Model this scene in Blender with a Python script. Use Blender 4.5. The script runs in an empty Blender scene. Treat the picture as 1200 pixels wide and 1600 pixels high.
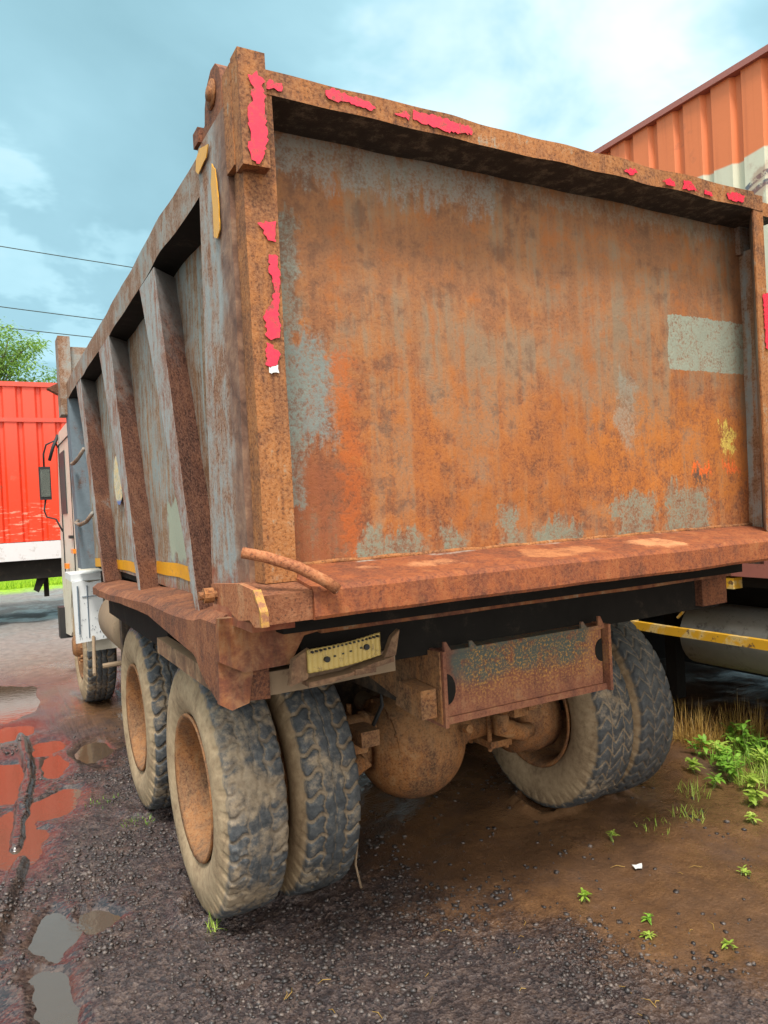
import bpy, bmesh, math, random
import numpy as np
from mathutils import Vector, Matrix, noise as mnoise
R = math.radians
random.seed(7); rng = np.random.default_rng(7)
S = bpy.context.scene
COL = S.collection

# ------------------------------------------------------------------ camera
cam_d = bpy.data.cameras.new('camera'); cam = bpy.data.objects.new('camera', cam_d); COL.objects.link(cam)
CP = Vector((-0.7119, -2.0408, 1.7646)); YAW, PIT, ROL = 0.50158, -0.00838, -0.05067
f = Vector((math.sin(YAW)*math.cos(PIT), math.cos(YAW)*math.cos(PIT), math.sin(PIT)))
r0 = Vector((math.cos(YAW), -math.sin(YAW), 0)); u0 = r0.cross(f)
rr = math.cos(ROL)*r0 + math.sin(ROL)*u0; uu = -math.sin(ROL)*r0 + math.cos(ROL)*u0
m = Matrix((rr, uu, -f)).transposed().to_4x4(); m.translation = CP
cam.matrix_world = m
cam_d.sensor_fit = 'VERTICAL'; cam_d.sensor_height = 36; cam_d.lens = 1144.5/1600*36
cam_d.clip_start = 0.05; cam_d.clip_end = 2000
S.camera = cam

# ------------------------------------------------------------------ node helpers
class NT:
    def __init__(s, tree): s.t = tree; s.L = tree.links.new
    def n(s, kind, **kw):
        x = s.t.nodes.new(kind)
        for k, v in kw.items(): setattr(x, k, v)
        return x
    def put(s, sock, v):
        if hasattr(v, 'links') or isinstance(v, bpy.types.NodeSocket): s.L(v, sock)
        else: sock.default_value = v
    def m(s, op, a, b=0.0, c=None, clamp=False):
        x = s.n('ShaderNodeMath', operation=op, use_clamp=clamp)
        s.put(x.inputs[0], a); s.put(x.inputs[1], b)
        if c is not None: s.put(x.inputs[2], c)
        return x.outputs[0]
    def noise(s, vec, scale, detail=4, rough=.6, dist=0.0):
        x = s.n('ShaderNodeTexNoise'); s.L(vec, x.inputs['Vector'])
        x.inputs['Scale'].default_value = scale; x.inputs['Detail'].default_value = detail
        x.inputs['Roughness'].default_value = rough; x.inputs['Distortion'].default_value = dist
        return x.outputs['Fac']
    def vor(s, vec, scale, feature='F1', out='Distance'):
        x = s.n('ShaderNodeTexVoronoi', feature=feature); s.L(vec, x.inputs['Vector']); x.inputs['Scale'].default_value = scale
        return x.outputs[out]
    def scale(s, vec, sc):
        x = s.n('ShaderNodeMapping'); s.L(vec, x.inputs['Vector']); x.inputs['Scale'].default_value = sc
        return x.outputs[0]
    def step(s, v, a, b):
        x = s.n('ShaderNodeMapRange', interpolation_type='SMOOTHSTEP'); s.put(x.inputs['Value'], v)
        s.put(x.inputs['From Min'], a); s.put(x.inputs['From Max'], b)
        return x.outputs[0]
    def mix(s, fac, a, b, mode='MIX'):
        x = s.n('ShaderNodeMix', data_type='RGBA', blend_type=mode)
        s.put(x.inputs[0], fac)
        for k, v in ((6, a), (7, b)):
            s.put(x.inputs[k], (*v, 1) if isinstance(v, tuple) and len(v) == 3 else v)
        return x.outputs[2]
    def ramp(s, fac, pts):
        x = s.n('ShaderNodeValToRGB'); s.L(fac, x.inputs[0]); e = x.color_ramp.elements
        while len(e) < len(pts): e.new(.5)
        for q, (p, c) in zip(e, pts): q.position = p; q.color = (*c, 1)
        return x.outputs[0]
    def sep(s, vec):
        x = s.n('ShaderNodeSeparateXYZ'); s.L(vec, x.inputs[0]); return x.outputs
    def box(s, a, b, a0, a1, b0, b1, soft=.02):
        o = None
        for v, lo, hi in ((a, a0, a1), (b, b0, b1)):
            p = s.m('MULTIPLY', s.step(v, lo-soft, lo+soft), s.m('SUBTRACT', 1.0, s.step(v, hi-soft, hi+soft)))
            o = p if o is None else s.m('MULTIPLY', o, p)
        return o
    def bump(s, h, dist, strength=1.0, normal=None):
        x = s.n('ShaderNodeBump'); s.L(h, x.inputs['Height']); x.inputs['Distance'].default_value = dist
        x.inputs['Strength'].default_value = strength
        if normal is not None: s.L(normal, x.inputs['Normal'])
        return x.outputs[0]

def new_mat(name):
    mt = bpy.data.materials.new(name); mt.use_nodes = True
    t = mt.node_tree; t.nodes.clear(); N = NT(t)
    out = N.n('ShaderNodeOutputMaterial'); b = N.n('ShaderNodeBsdfPrincipled'); N.L(b.outputs[0], out.inputs[0])
    co = N.n('ShaderNodeTexCoord').outputs['Object']
    return mt, N, b, co

# ------------------------------------------------------------------ world, sun, exposure
EL, AZ = 60, 207
BR = (.63, .66, .42); DK = (.08, .903, .417); LL = (.05, .94, .31); TP = (.3, .79, .53)      # sun high behind the camera, softened by cloud
w = bpy.data.worlds.new('World'); S.world = w; w.use_nodes = True
w.node_tree.nodes.clear(); N = NT(w.node_tree)
wo = N.n('ShaderNodeOutputWorld'); bg = N.n('ShaderNodeBackground'); bg.inputs[1].default_value = .115
sky = N.n('ShaderNodeTexSky', sky_type='NISHITA'); sky.sun_disc = False
sky.sun_elevation = R(EL); sky.sun_rotation = R(AZ); sky.air_density = 1.0; sky.dust_density = .6; sky.ozone_density = 2.0
gen = N.n('ShaderNodeTexCoord').outputs['Generated']
sx = N.sep(gen)
den = N.m('MAXIMUM', N.m('ADD', sx[2], .22), .05)
cm = N.n('ShaderNodeCombineXYZ'); N.L(N.m('DIVIDE', sx[0], den), cm.inputs[0]); N.L(N.m('DIVIDE', sx[1], den), cm.inputs[1])
cn = N.noise(cm.outputs[0], .95, 6, .52, .3)
cn2 = N.noise(cm.outputs[0], 2.6, 5, .55, .2)
cl = N.m('ADD', N.m('MULTIPLY', cn, .72), N.m('MULTIPLY', cn2, .28))
low = N.step(sx[2], .45, -.02)
cl = N.m('ADD', cl, N.m('MULTIPLY', low, .06))
def blob(d, r_, k):       # a bank of brighter or heavier cloud in one part of the sky
    dt = N.n('ShaderNodeVectorMath', operation='DOT_PRODUCT'); N.L(gen, dt.inputs[0]); dt.inputs[1].default_value = Vector(d).normalized()
    return N.m('MULTIPLY', N.step(N.m('ADD', dt.outputs['Value'], N.m('MULTIPLY', N.m('SUBTRACT', cn2, .5), .12)), math.cos(r_), 1.0), k)
cl = N.m('ADD', cl, N.m('ADD', blob(BR, .30, .19), N.m('ADD', blob(DK, .36, -.10), N.m('ADD', blob(LL, .14, .10), blob(TP, .28, -.05)))))
ccol = N.ramp(cl, [(.34, (1.75, 3.2, 3.6)), (.46, (2.3, 4.0, 4.5)), (.55, (3.0, 4.9, 5.4)), (.66, (4.6, 6.1, 6.5)), (.8, (6.8, 7.5, 7.8))])
# an overcast sky is brightest overhead and behind the viewer's back, where the sun is veiled
zen = N.m('ADD', 1.0, N.m('MULTIPLY', N.step(sx[2], .55, 1.0), 1.6))
back = N.m('ADD', zen, N.m('MULTIPLY', N.step(sx[1], -.05, -.8), 1.7))
ccol = N.mix(N.m('MULTIPLY', N.m('MAXIMUM', N.step(sx[1], .1, -.5), N.step(sx[2], .6, .95)), .85), ccol, (5.4, 5.0, 4.5))
ccol = N.mix(1.0, ccol, back, 'MULTIPLY')
N.L(N.mix(.85, sky.outputs[0], ccol), bg.inputs[0]); N.L(bg.outputs[0], wo.inputs[0])

sd = bpy.data.lights.new('sun', 'SUN'); sun = bpy.data.objects.new('sun', sd); COL.objects.link(sun)
sd.energy = 2.3; sd.angle = R(12); sd.color = (1.0, .95, .88)
sdir = Vector((math.sin(R(AZ))*math.cos(R(EL)), math.cos(R(AZ))*math.cos(R(EL)), math.sin(R(EL))))
sun.rotation_euler = sdir.to_track_quat('Z', 'Y').to_euler()
S.view_settings.view_transform = 'Standard'; S.view_settings.look = 'None'
S.view_settings.exposure = 0.72; S.view_settings.gamma = 1.0
S.render.resolution_x = 768; S.render.resolution_y = 1024

# ------------------------------------------------------------------ materials
ORANGE = (.42, .135, .03); BROWN = (.17, .065, .032); REDB = (.24, .065, .035); TANR = (.46, .22, .095); DARK = (.05, .028, .02)
TEAL = (.16, .215, .20); GREY = (.30, .33, .31); DUST = (.40, .27, .15)
def rust(name, pal=(BROWN, REDB, ORANGE, TANR), paint=None, thr=.5, soft=.06, streak=.35, rough=.8, patches=None, pits=1.0, dust=None, speck=.35, bumpd=.004):
    mt, N, b, co = new_mat(name)
    warp = N.n('ShaderNodeVectorMath', operation='ADD'); N.L(co, warp.inputs[0])
    wn = N.n('ShaderNodeTexNoise'); N.L(co, wn.inputs['Vector']); wn.inputs['Scale'].default_value = 9; wn.inputs['Detail'].default_value = 5
    wv = N.n('ShaderNodeVectorMath', operation='MULTIPLY_ADD'); N.L(wn.outputs['Color'], wv.inputs[0]); wv.inputs[1].default_value = (.16,)*3; wv.inputs[2].default_value = (-.08,)*3
    N.L(wv.outputs[0], warp.inputs[1]); W = warp.outputs[0]
    n1 = N.noise(co, 2.3, 5, .62, .4); n2 = N.noise(co, 13, 6, .7, .3); n3 = N.noise(co, 95, 4, .75)
    st = N.noise(N.scale(co, (26, 26, 1.6)), 1.0, 4, .6, .3)
    f1 = N.m('ADD', N.m('ADD', N.m('MULTIPLY', n1, .4), N.m('MULTIPLY', n2, .35)), N.m('MULTIPLY', st, .25))
    c = N.ramp(f1, [(.38, pal[0]), (.47, pal[1]), (.54, pal[2]), (.64, pal[3])])
    sp = N.step(n3, .42, .64)
    c = N.mix(N.m('MULTIPLY', sp, speck), c, pal[3])
    c = N.mix(N.m('MULTIPLY', N.step(n3, .47, .36), speck*1.3), c, DARK)
    pm = None
    if paint:
        pf = N.m('ADD', N.m('MULTIPLY', n1, 1-streak), N.m('MULTIPLY', st, streak))
        pf = N.m('ADD', pf, N.m('MULTIPLY', N.m('SUBTRACT', n2, .5), .5))
        pf = N.m('ADD', pf, N.m('MULTIPLY', N.m('SUBTRACT', n3, .5), .28))
        pm = N.step(pf, thr-soft, thr+soft)
        pc = N.mix(N.noise(co, 30, 4, .7), tuple(v*.72 for v in paint), tuple(min(1, v*1.2) for v in paint))
        c = N.mix(pm, c, pc)
    if patches: c = patches(N, co, W, c, dict(n1=n1, n2=n2, n3=n3, st=st))
    if dust:
        g = N.n('ShaderNodeNewGeometry'); nz = N.sep(g.outputs['Normal'])[2]
        dm = N.m('MULTIPLY', N.step(N.m('ADD', n2, N.m('MULTIPLY', nz, .3)), .4, .7), dust)
        c = N.mix(dm, c, DUST)
    N.L(c, b.inputs['Base Color']); b.inputs['Roughness'].default_value = rough
    N.put(b.inputs['Roughness'], N.m('ADD', rough-.15, N.m('MULTIPLY', n3, .3)))
    b.inputs['Specular IOR Level'].default_value = .3
    h = N.m('ADD', N.m('MULTIPLY', n3, .35), N.m('MULTIPLY', n2, .65))
    N.L(N.bump(h, bumpd, .8*pits), b.inputs['Normal'])
    return mt

def panel_patch(N, co, W, c, n):
    x, y, z = N.sep(W); X, Y, Z = N.sep(co)
    fr_ = N.noise(co, 34, 5, .75); fr2 = N.noise(N.scale(co, (40, 40, 7)), 1.0, 4, .7)
    z = N.m('ADD', z, N.m('ADD', N.m('MULTIPLY', N.m('SUBTRACT', fr_, .5), .10), N.m('MULTIPLY', N.m('SUBTRACT', fr2, .5), .22)))
    x = N.m('ADD', x, N.m('ADD', N.m('MULTIPLY', N.m('SUBTRACT', fr_, .5), -.13), N.m('MULTIPLY', N.m('SUBTRACT', n['n2'], .5), .16)))
    # greyer, greener upper half, orange lower half
    up = N.step(N.m('ADD', Z, N.m('MULTIPLY', N.m('SUBTRACT', n['n1'], .5), .8)), 1.9, 2.75)
    c = N.mix(N.m('MULTIPLY', up, .5), c, (.24, .135, .07))
    gm = N.m('MULTIPLY', N.step(N.m('ADD', N.m('MULTIPLY', n['n1'], .6), N.m('MULTIPLY', n['st'], .4)), .46, .6), .55)
    c = N.mix(gm, c, (.17, .17, .13))
    rn_ = N.noise(N.scale(co, (9, 9, .55)), 1.0, 5, .65, .5)
    c = N.mix(N.m('MULTIPLY', N.step(N.m('ADD', N.m('MULTIPLY', rn_, .45), N.m('MULTIPLY', n['n2'], .55)), .50, .62), .5), c, (.34, .10, .022))
    c = N.mix(N.m('MULTIPLY', N.step(N.m('ADD', N.m('MULTIPLY', rn_, .45), N.m('MULTIPLY', n['n2'], .55)), .47, .38), .45), c, (.11, .055, .035))
    rough_edge = N.m('ADD', n['n2'], N.m('MULTIPLY', n['n3'], .5))
    def put(c, mask, col, k=1.0, thr=.62, s=.15):
        k = N.m('MULTIPLY', k, N.m('ADD', .18, N.m('MULTIPLY', N.step(N.m('ADD', N.m('MULTIPLY', n['n3'], .55), N.m('MULTIPLY', n['n2'], .45)), .40, .56), .82)))
        t = N.m('ADD', N.m('MULTIPLY', N.m('ADD', rough_edge, .35), mask), N.m('MULTIPLY', N.m('SUBTRACT', n['st'], .5), .5))
        mk = N.step(t, thr-s*2.2, thr+s*2.2)
        return N.mix(N.m('MULTIPLY', mk, k), c, N.mix(n['n3'], tuple(v*.7 for v in col), tuple(v*1.25 for v in col)))
    c = put(c, N.box(x, z, 1.4, 2.6, 1.62, 2.2, .26), (.47, .15, .022), .6, .76, .16)          # bright orange scale, lower right
    c = put(c, N.box(x, z, .42, 1.6, 1.6, 2.25, .28), (.38, .125, .028), .5, .76, .16)
    c = put(c, N.box(x, z, .1, .42, 1.5, 1.95, .1), (.24, .075, .035), .8)              # red brown lower left
    c = put(c, N.box(x, z, .35, .43, 1.6, 2.3, .05), (.42, .10, .02), .65, .6)          # vertical run of rust
    c = put(c, N.box(x, z, .12, .34, 1.98, 2.34, .07), (.17,.23,.22), .85, .66)                    # teal paint left
    c = put(c, N.box(x, z, .10, .23, 1.75, 2.75, .05), (.20, .235, .20), .8, .66)
    c = put(c, N.box(x, z, .15, 1.1, 2.84, 3.02, .07), (.24, .26, .24), .7, .78)          # top band of old paint
    c = put(c, N.box(x, z, 1.1, 2.5, 2.92, 3.0, .05), (.24, .24, .2), .5, .75)
    for a0, a1, z1 in ((.40, .66, 1.68), (.72, .85, 1.68), (1.0, 1.12, 1.75), (1.2, 1.42, 1.68), (1.6, 1.86, 1.76), (1.9, 2.22, 1.78)):
        c = put(c, N.box(x, z, a0, a1, 1.52, z1, .05), (.19, .23, .18), .85, .66)
    c = put(c, N.box(x, z, 1.64, 1.75, 1.95, 2.28, .06), (.24, .26, .22), .6, .75)
    x2_ = N.m('ADD', N.m('MULTIPLY', x, .18), N.m('MULTIPLY', X, .82)); z2_ = N.m('ADD', N.m('MULTIPLY', z, .12), N.m('MULTIPLY', Z, .88))
    c = put(c, N.box(x2_, z2_, 1.975, 2.56, 2.305, 2.545, .008), (.27, .285, .22), 1.5, .45, .03)  # painted-out rectangle
    c = put(c, N.box(x, z, 2.30, 2.42, 1.93, 2.05, .03), (.62, .48, .10), .9, .75)
    c = put(c, N.box(x, z, 2.12, 2.2, 1.845, 1.885, .012), (.75, .12, .02), .9, .6)
    c = put(c, N.box(x, z, 2.34, 2.42, 1.845, 1.885, .012), (.70, .13, .03), .9, .6)
    c = put(c, N.box(x, z, 2.13, 2.19, 1.80, 1.84, .01), (.06, .05, .045), .9, .6)
    return c
def side_patch(N, co, W, c, n):
    X, Y, Z = N.sep(W)
    mk = N.box(Y, Z, 1.33, 1.76, 1.56, 1.83, .012)
    c = N.mix(mk, c, (.34, .36, .27))
    mk = N.m('MULTIPLY', N.step(Z, 1.46, 1.38), N.step(n['n2'], .4, .55))
    return N.mix(mk, c, REDB)
def post_patch(N, co, W, c, n):
    X, Y, Z = N.sep(W)
    mk = N.m('MULTIPLY', N.step(Y, .25, .17), .9)
    c = N.mix(mk, c, N.ramp(n['n2'], [(.35, (.10, .055, .04)), (.5, (.19, .10, .065)), (.65, (.30, .17, .10))]))
    mk = N.step(N.m('ADD', Z, N.m('MULTIPLY', n['n2'], .25)), 1.72, 1.6)
    c = N.mix(mk, c, N.ramp(n['n2'], [(.35, REDB), (.6, (.36, .14, .07))]))
    return c
def rib_patch(N, co, W, c, n):
    X, Y, Z = N.sep(co)
    mk = N.step(N.m('ADD', Z, N.m('MULTIPLY', N.m('SUBTRACT', n['n2'], .5), 1.1)), 2.35, 2.85)
    return N.mix(N.m('MULTIPLY', mk, .75), c, (.20, .22, .22))
def ledge_patch(N, co, W, c, n):
    X, Y, Z = N.sep(W)
    re = N.m('ADD', n['n2'], N.m('MULTIPLY', n['n3'], .6))
    for a0, a1, b0, b1, col in ((.3, .42, .0, .1, (.50, .22, .10)), (.5, .72, -.04, .08, (.50, .22, .10)), (.95, 1.35, -.06, .1, (.48, .20, .08)),
                                (1.5, 1.75, -.1, .12, (.60, .28, .13)), (.36, .5, .13, .2, (.34, .38, .34)), (.62, .9, .13, .2, (.34, .38, .34)),
                                (1.1, 1.35, .14, .2, (.36, .38, .34)), (1.45, 1.62, .14, .2, (.36, .38, .34)), (1.8, 2.0, .14, .2, (.36, .38, .34))):
        mk = N.step(N.m('MULTIPLY', N.box(X, Y, a0, a1, b0, b1, .05), re), .48, .95)
        c = N.mix(N.m('MULTIPLY', mk, .85), c, col)
    return c
def cross_patch(N, co, W, c, n):
    X, Y, Z = N.sep(W)
    mk = N.m('MULTIPLY', N.box(X, Z, .84, 1.55, 1.07, 1.25, .04), N.step(n['n2'], .36, .52))
    c = N.mix(mk, c, (.085, .10, .085))
    mk = N.m('MULTIPLY', N.step(n['n3'], .5, .62), N.box(X, Z, .9, 1.64, 1.0, 1.2, .06))
    return N.mix(N.m('MULTIPLY', mk, .8), c, (.58, .30, .06))

M = {}
M['panel'] = rust('tailgate_panel_rust', pal=((.17, .06, .03), (.28, .092, .033), (.41, .14, .033), (.38, .20, .09)), patches=panel_patch, speck=.32, bumpd=.008)
M['frame'] = rust('tailgate_frame_rust', pal=((.09, .04, .022), (.20, .075, .03), (.34, .125, .035), (.40, .20, .09)), speck=.5, bumpd=.009, paint=(.24, .25, .21), thr=.66)
M['ledge'] = rust('ledge_rust', pal=((.10, .038, .022), (.19, .055, .027), (.29, .08, .028), (.35, .14, .055)), patches=ledge_patch, speck=.35, bumpd=.007)
M['redrust'] = rust('red_brown_rust', pal=((.05, .024, .017), (.13, .046, .026), (.22, .075, .032), (.31, .14, .07)), speck=.5, bumpd=.009)
M['ribrust'] = rust('coarse_brown_rust', pal=((.06, .03, .025), (.12, .05, .037), (.20, .085, .05), (.29, .15, .095)), speck=.65, bumpd=.012, paint=(.24, .25, .24), thr=.68, patches=rib_patch)
M['slate'] = rust('slate_painted_steel', pal=((.08, .04, .03), (.14, .07, .05), (.20, .11, .08), (.28, .18, .12)), paint=(.13, .165, .19), thr=.40, soft=.1, speck=.4)
M['side'] = rust('side_paint_rust', pal=((.15, .08, .045), (.25, .135, .07), (.37, .18, .075), (.42, .27, .15)), paint=(.28, .30, .28), thr=.50, soft=.11, streak=.75, patches=side_patch, speck=.35)
M['ribface'] = rust('rib_face_paint', pal=(BROWN, (.26, .12, .08), (.34, .18, .10), (.40, .26, .16)), paint=(.32, .34, .33), thr=.49, soft=.12, streak=.5, speck=.4)
M['rail'] = rust('rail_rust', pal=((.12, .06, .035), (.21, .10, .05), (.31, .15, .07), (.33, .22, .14)), paint=(.27, .28, .26), thr=.54, soft=.12, streak=.3, speck=.5)
M['post'] = rust('post_paint_rust', pal=(BROWN, (.26, .11, .05), (.36, .18, .08), (.42, .27, .16)), paint=(.30, .32, .31), thr=.49, soft=.13, streak=.5, speck=.5, patches=post_patch)
M['beam'] = rust('rear_beam_rust', pal=((.09, .04, .025), (.18, .06, .035), (.28, .095, .035), (.38, .17, .06)), paint=(.28, .29, .24), thr=.66, speck=.15, dust=.35)
M['under'] = rust('underbody_rust', pal=((.08, .045, .03), (.14, .075, .045), (.22, .11, .06), (.30, .18, .11)), dust=.55, speck=.25)
M['axle'] = rust('axle_rust', pal=((.08, .045, .025), (.19, .085, .04), (.33, .125, .035), (.40, .22, .10)), dust=.25, speck=.5, bumpd=.008)
M['cross'] = rust('crossmember_rust', pal=((.10, .045, .035), (.19, .07, .045), (.27, .10, .055), (.36, .19, .10)), patches=cross_patch, speck=.3)
M['rim'] = rust('rim_rust', pal=((.10, .05, .025), (.18, .08, .038), (.30, .115, .035), (.30, .18, .09)), dust=.10, speck=.5, bumpd=.008)
M['pipe'] = rust('bar_rust', pal=((.17, .06, .03), (.28, .09, .04), (.38, .13, .05), (.44, .22, .11)), speck=.45, bumpd=.007)
M['chassis'] = rust('dark_chassis_paint', pal=((.03, .025, .02), (.045, .035, .03), (.07, .05, .035), (.12, .08, .05)), dust=.3, speck=.2)

def plain(name, col, rough=.5, var=.15, dirt=None, dthr=.6, metal=0.0, nscale=8, bumpd=.001, spec=.5):
    mt, N, b, co = new_mat(name)
    n = N.noise(co, nscale, 6, .65, .2); n3 = N.noise(co, nscale*9, 4, .7)
    c = N.mix(n, tuple(v*(1-var) for v in col), tuple(min(1, v*(1+var)) for v in col))
    if dirt:
        k = N.step(N.m('ADD', N.m('MULTIPLY', n, .7), N.m('MULTIPLY', n3, .3)), dthr-.08, dthr+.08)
        c = N.mix(k, c, dirt)
    N.L(c, b.inputs['Base Color']); b.inputs['Roughness'].default_value = rough; b.inputs['Metallic'].default_value = metal
    b.inputs['Specular IOR Level'].default_value = spec
    N.L(N.bump(n3, bumpd, .7), b.inputs['Normal'])
    return mt
M['redtape'] = plain('red_reflective_tape', (.72, .014, .055), .35, .3, dirt=(.26, .05, .03), dthr=.57, nscale=45)
M['yellowtape'] = plain('yellow_reflective_tape', (.74, .34, .012), .4, .25, dirt=(.40, .20, .05), dthr=.60, nscale=30)
M['whitebit'] = plain('torn_tape_backing', (.72, .72, .70), .6)
M['yellowpaint'] = plain('yellow_paint_chipped', (.46, .24, .04), .6, .3, dirt=(.24, .09, .04), dthr=.50, nscale=40)
M['shadeblack'] = plain('grimy_shade_painted_steel', (.016, .014, .012), .95, .4, dirt=(.045, .035, .025), dthr=.62, spec=.2)  # near-black base paints in the shade under bodies; brown patches are dirt
M['soffitshade'] = plain('shade_painted_soffit', (.03, .025, .02), .9, .5, dirt=(.13, .115, .085), dthr=.56, nscale=16, bumpd=.004)  # dark base paints in the shade beneath the tailgate's top rail
M['white'] = plain('white_truck_paint', (.66, .68, .68), .4, .06, dirt=(.30, .22, .14), dthr=.66)
M['cream'] = plain('cream_cab_paint', (.64, .59, .48), .4, .1, dirt=(.34, .22, .12), dthr=.60)
M['bluegrey'] = plain('blue_grey_cab_paint', (.13, .17, .21), .4, .15)
M['glass'] = plain('dark_window_glass', (.05, .055, .055), .55, .1, spec=.3)
M['mirror'] = plain('mirror_glass', (.25, .27, .24), .12, .1, metal=1)
M['black'] = plain('black_plastic', (.018, .018, .018), .6, .2)
M['lens'] = plain('yellowed_lamp_strip', (.56, .40, .12), .45, .25, dirt=(.16, .10, .05), dthr=.6, nscale=30)
M['orangelens'] = plain('orange_marker_lens', (.75, .22, .02), .3, .1)
M['dusttan'] = plain('dusty_tan_steel', (.26, .18, .11), .8, .25, dirt=(.16, .10, .06), dthr=.62)

def sheet_mat(name, zones, rough=.5, streak=.2, horiz=False):
    """corrugated container paint; zones(N, co) -> colour"""
    mt, N, b, co = new_mat(name)
    c = zones(N, co)
    st = N.noise(N.scale(co, (14, 14, .7)), 1.0, 5, .6)
    n = N.noise(co, 3, 6, .6)
    c = N.mix(N.m('MULTIPLY', N.step(st, .5, .72), streak), c, N.mix(1.0, c, (.55, .42, .35), 'MULTIPLY'))
    c = N.mix(N.m('MULTIPLY', N.step(n, .62, .7), .5), c, (.30, .10, .05))
    N.L(c, b.inputs['Base Color']); b.inputs['Roughness'].default_value = rough
    N.L(N.bump(N.noise(co, 40, 3, .6), .002, .5), b.inputs['Normal'])
    return mt
def zred(N, co):
    X, Y, Z = N.sep(co)
    c = N.mix(N.step(Z, 2.4, 3.5), (.72, .04, .006), (.70, .065, .03))
    k = N.m('MULTIPLY', N.step(N.noise(N.scale(co, (3, 3, 20)), 1.0, 5, .7), .56, .62), N.box(X, Z, -9, 4, 1.5, 2.1, .05))
    c = N.mix(N.m('MULTIPLY', k, .7), c, (.72, .36, .25))
    return c
def zor(N, co):
    X, Y, Z = N.sep(co)
    base = (.70, .19, .06)
    wz = N.m('ADD', Z, N.m('MULTIPLY', N.m('SINE', N.m('MULTIPLY', Y, 9.0)), .012))
    c = N.mix(N.step(wz, 3.815, 3.80), base, (.62, .60, .45))
    arc = N.m('SUBTRACT', wz, N.m('SUBTRACT', 3.66, N.m('MULTIPLY', N.m('POWER', N.m('SUBTRACT', Y, .62), 2.0), 1.3)))
    k = N.m('MULTIPLY', N.m('MULTIPLY', N.step(N.m('ABSOLUTE', arc), .022, .014), N.step(N.noise(co, 40, 3, .7), .36, .5)), N.step(Z, 3.45, 3.5))
    c = N.mix(k, c, (.11, .12, .14))
    arc2 = N.m('SUBTRACT', arc, -.06)
    k = N.m('MULTIPLY', N.m('MULTIPLY', N.step(N.m('ABSOLUTE', arc2), .022, .014), N.step(N.noise(co, 40, 3, .7), .36, .5)), N.step(Z, 3.4, 3.45))
    return N.mix(k, c, (.11, .12, .14))
M['redcont'] = sheet_mat('red_container_paint', zred)
M['orcont'] = sheet_mat('orange_cream_container_paint', zor, streak=.3)

def tyre_mat(name, mud=.5, patch=0.0, g=1.0):
    mt, N, b, co = new_mat(name)
    X, Y, Z = N.sep(co)
    rad = N.m('SQRT', N.m('ADD', N.m('MULTIPLY', Y, Y), N.m('MULTIPLY', Z, Z)))
    n1 = N.noise(co, 5, 6, .65, .5); n2 = N.noise(co, 28, 5, .7); n3 = N.noise(co, 140, 3, .7)
    tan = N.ramp(N.m('ADD', N.m('MULTIPLY', n1, .5), N.m('MULTIPLY', n2, .5)), [(.36, (.20, .135, .08)), (.50, (.33, .235, .14)), (.66, (.46, .34, .21))])
    blk = N.ramp(n2, [(.33, tuple(v*g for v in (.030, .033, .036))), (.55, tuple(v*g for v in (.068, .072, .076))), (.72, tuple(v*g for v in (.14, .13, .11)))])
    # rubber shows on the tread; dried mud covers the sidewall and lies in the grooves
    edge = N.m('ADD', rad, N.m('MULTIPLY', N.m('SUBTRACT', n2, .5), .05))
    k = N.m('SUBTRACT', 1.0, N.step(edge, .512, .530))
    att = N.n('ShaderNodeAttribute', attribute_name='groove').outputs['Fac']
    k2 = N.m('MULTIPLY', N.step(N.m('ADD', att, N.m('MULTIPLY', N.m('SUBTRACT', n2, .5), .8)), .25, .6), mud)
    k = N.m('MAXIMUM', k, k2)
    if patch:
        k = N.m('MAXIMUM', k, N.m('MULTIPLY', N.step(N.m('ADD', N.m('MULTIPLY', n1, .75), N.m('MULTIPLY', n2, .35)), .62-patch*.2, .80-patch*.2), .62))
    c = N.mix(k, blk, tan)
    N.L(c, b.inputs['Base Color']); N.put(b.inputs['Roughness'], N.m('ADD', .55, N.m('MULTIPLY', k, .35)))
    b.inputs['Specular IOR Level'].default_value = .35
    N.L(N.bump(N.m('ADD', N.m('MULTIPLY', n2, .7), N.m('MULTIPLY', n3, .3)), .004, .7), b.inputs['Normal'])
    return mt
M['tyreA'] = tyre_mat('tyre_rubber_dusty', .6, .25, 1.15)
M['tyreB'] = tyre_mat('tyre_rubber_muddy', .45, .66, 1.35)
M['tyreC'] = tyre_mat('tyre_rubber_dark', .35, .0)

# ------------------------------------------------------------------ mesh helpers
def finish(name, bm, mat, parent=None, smooth=False, bevel=0.0, label=None):
    if bevel:
        es = [e for e in bm.edges if len(e.link_faces) == 2 and e.calc_face_angle(0) > .6]
        bmesh.ops.bevel(bm, geom=es, offset=bevel, segments=2, profile=.6, affect='EDGES', clamp_overlap=True)
    bmesh.ops.recalc_face_normals(bm, faces=bm.faces)
    me = bpy.data.meshes.new(name); bm.to_mesh(me); bm.free()
    return link(name, me, mat, parent, smooth, label)
def link(name, me, mat, parent=None, smooth=False, label=None):
    if mat is not None: me.materials.append(M[mat] if isinstance(mat, str) else mat)
    if smooth: me.polygons.foreach_set('use_smooth', [True]*len(me.polygons))
    o = bpy.data.objects.new(name, me); COL.objects.link(o)
    if parent is not None:
        o.parent = parent
        o.matrix_parent_inverse = Matrix.Translation(-root_loc(parent))
    if label: o['label'] = label
    return o
def root_loc(p):
    while p.parent is not None: p = p.parent
    # parts are modelled in world coordinates; only the thing's Empty carries an offset
    return Vector(p.location)
def child_inv(o, parent):
    o.parent = parent
    o.matrix_parent_inverse = Matrix.Identity(4) if parent.parent is not None else Matrix.Translation(-Vector(parent.location))
def part(name, bm, mat, parent, smooth=False, bevel=0.0, label=None):
    o = finish(name, bm, mat, None, smooth, bevel, label); child_inv(o, parent); return o
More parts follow.
